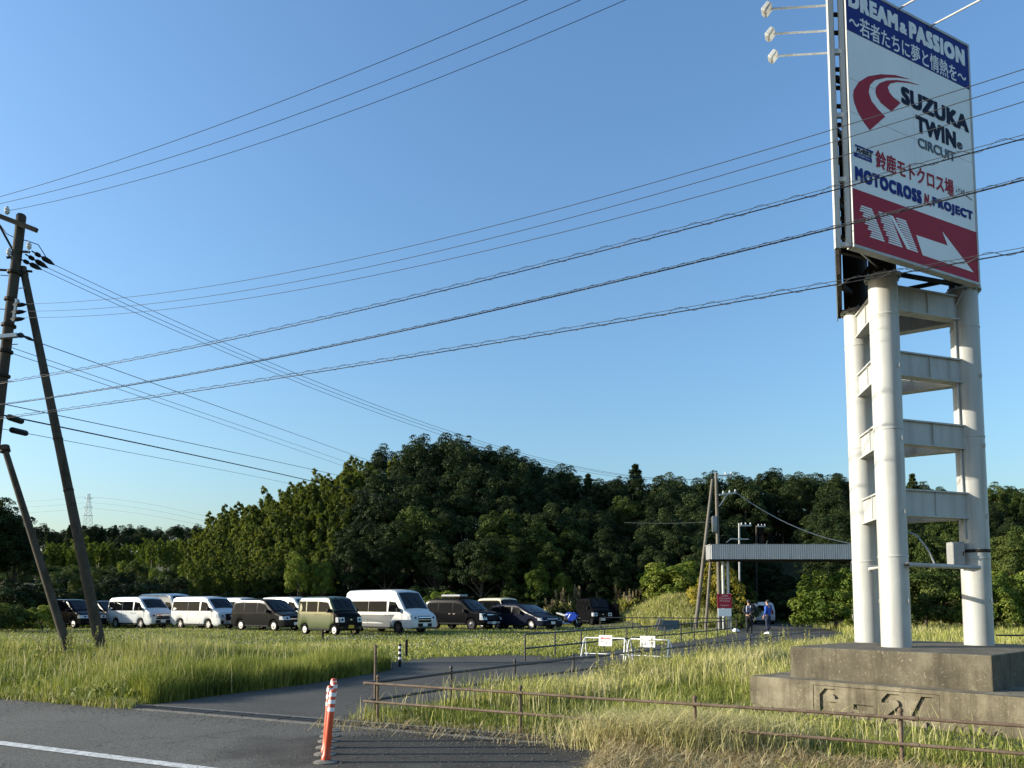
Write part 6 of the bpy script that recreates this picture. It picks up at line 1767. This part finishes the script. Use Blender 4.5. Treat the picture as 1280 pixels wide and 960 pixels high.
# plumed reed grass at the foot of the wood
def reed(px, Y, h, n, label):
    p = P(px, 760, Y); g = float(H(p.x, Y)); r = np.random.default_rng(int(px * 7)); o0 = Vector((p.x, Y, g))
    e = empty('reed_tuft', o0, 0, label, 'reed tuft', 'reed tufts at the wood edge')
    st = MB(); PP, NN = [], []
    for k in range(n):
        a = r.uniform(0, 6.28); sp_ = r.uniform(.1, .9) * .45; hh = h * r.uniform(.7, 1.1)
        b = Vector((r.uniform(-.4, .4), r.uniform(-.25, .25), 0)); tp = b + Vector((math.cos(a) * sp_, math.sin(a) * sp_, hh))
        st.tube([b, (b + tp) / 2 + Vector((0, 0, .1)), tp], [.012, .010, .006], 4, False)
        t = r.uniform(.78, 1.0, 26)
        for tt_ in t: PP.append((b + (tp - b) * tt_)[:]); NN.append((math.cos(a + 1.5) + r.normal() * .4, math.sin(a + 1.5) + r.normal() * .4, .3))
    st.build('stalks', MAT['straw'], e)
    obj('plumes', leaves_mesh('plumes', np.array(PP), np.array(NN), r.uniform(.14, .3, len(PP)), r.random(len(PP)), r, .25, .2), MAT['plume'], e)
    n2 = 260; a = r.uniform(0, 6.28, n2); b0 = np.c_[r.normal(0, .3, n2), r.normal(0, .2, n2), np.zeros(n2)]
    pos = b0 + np.c_[np.cos(a) * .3, np.sin(a) * .3, r.uniform(.2, h * .6, n2)]
    obj('blades', leaves_mesh('reed_blades', pos, np.c_[np.cos(a), np.sin(a), np.full(n2, .2)], r.uniform(.5, 1.0, n2), r.uniform(.3, 1, n2), r, .06, -1.2), MAT['grass'], e)
for px, Y, h, n, lb in ((703, 57.5, 2.6, 16, 'plumed reed tuft behind the motorcycle'), (722, 58, 2.8, 18, 'tall plumed reeds behind the small black van'), (745, 58.5, 2.2, 12, 'reeds above the roof of the small black van'), (778, 58, 2.5, 18, 'plumed reed tuft at the left end of the weedy bank'), (790, 57, 1.9, 12, 'short reeds on the crest of the weedy bank'), (688, 57, 1.8, 10, 'low reeds behind the navy wagon')):
    reed(px, Y, h, n, lb)

# seeding weed stalks along the lane side of the verge and by the slanting poles
def weed(x, y, h, label, group):
    r = np.random.default_rng(int((x + 50) * 1000 + y * 10)); g = float(H(x, y))
    e = empty('weed_stalk', (x, y, g), 0, label, 'weed', group)
    ln_ = r.uniform(-.08, .08, 2); MB().tube([(0, 0, -.03), (ln_[0] * .5, ln_[1] * .5, h * .5), (ln_[0], ln_[1], h)], [.006, .005, .003], 5).build('stem', MAT['grass_stem'], e)
    n = 34; t = r.uniform(.25, 1, n); a = r.uniform(0, 6.28, n); rad = .05 * (1.15 - t)
    pos = np.c_[ln_[0] * t + np.cos(a) * rad, ln_[1] * t + np.sin(a) * rad, h * t]
    obj('leaves', leaves_mesh('weed_leaves', pos, np.c_[np.cos(a), np.sin(a), np.full(n, .4)], r.uniform(.03, .085, n) * (1.3 - .6 * t), r.uniform(.2, .95, n), r, .4), MAT['grass'], e)
MAT['grass_stem'] = M('grass_stem', (0.12, 0.11, 0.045), .8)
random.seed(77)
l2 = resample(ln2, 60)
for k in range(70):
    p = l2[random.randint(12, 50)]
    weed(p[0] + random.uniform(-.1, .7), p[1] + random.uniform(-.4, .3), random.uniform(.45, .85), 'thin seeding weed stalk along the lane-side fence', 'weed stalks along the lane-side fence')
for k in range(26):
    p = P(random.uniform(70, 150), 800, 19.2)
    weed(p.x, random.uniform(17.5, 19.6), random.uniform(.55, .95), 'rusty weed stalk around the feet of the slanting poles', 'weed stalks at the pole feet')

# things that look alike and share a name in words are told apart by their order across the view
ORD = ['leftmost', 'second', 'third', 'fourth', 'fifth', 'sixth', 'seventh', 'eighth', 'ninth', 'tenth', 'eleventh', 'twelfth', 'thirteenth', 'fourteenth', 'fifteenth', 'sixteenth', 'seventeenth', 'eighteenth', 'nineteenth', 'twentieth']
ORD += ['twenty-' + o for o in ['first'] + ORD[1:9]] + ['thirtieth'] + ['thirty-' + o for o in ['first'] + ORD[1:9]] + ['fortieth'] + ['forty-' + o for o in ['first'] + ORD[1:9]] + ['fiftieth'] + ['fifty-' + o for o in ['first'] + ORD[1:9]] + ['sixtieth'] + ['sixty-' + o for o in ['first'] + ORD[1:9]] + ['seventieth'] + ['seventy-' + o for o in ['first'] + ORD[1:9]]
same = {}
for o in scene.objects:
    if o.parent is None and o.get('label'): same.setdefault(o['label'], []).append(o)
for lb, lst in same.items():
    if len(lst) > 1:
        lst.sort(key=lambda o: o.location.x / max(o.location.y, .1))
        for i, o in enumerate(lst):
            o['label'] = f"{lb}, {'leftmost' if i == 0 else ORD[i] + ' from left'}"
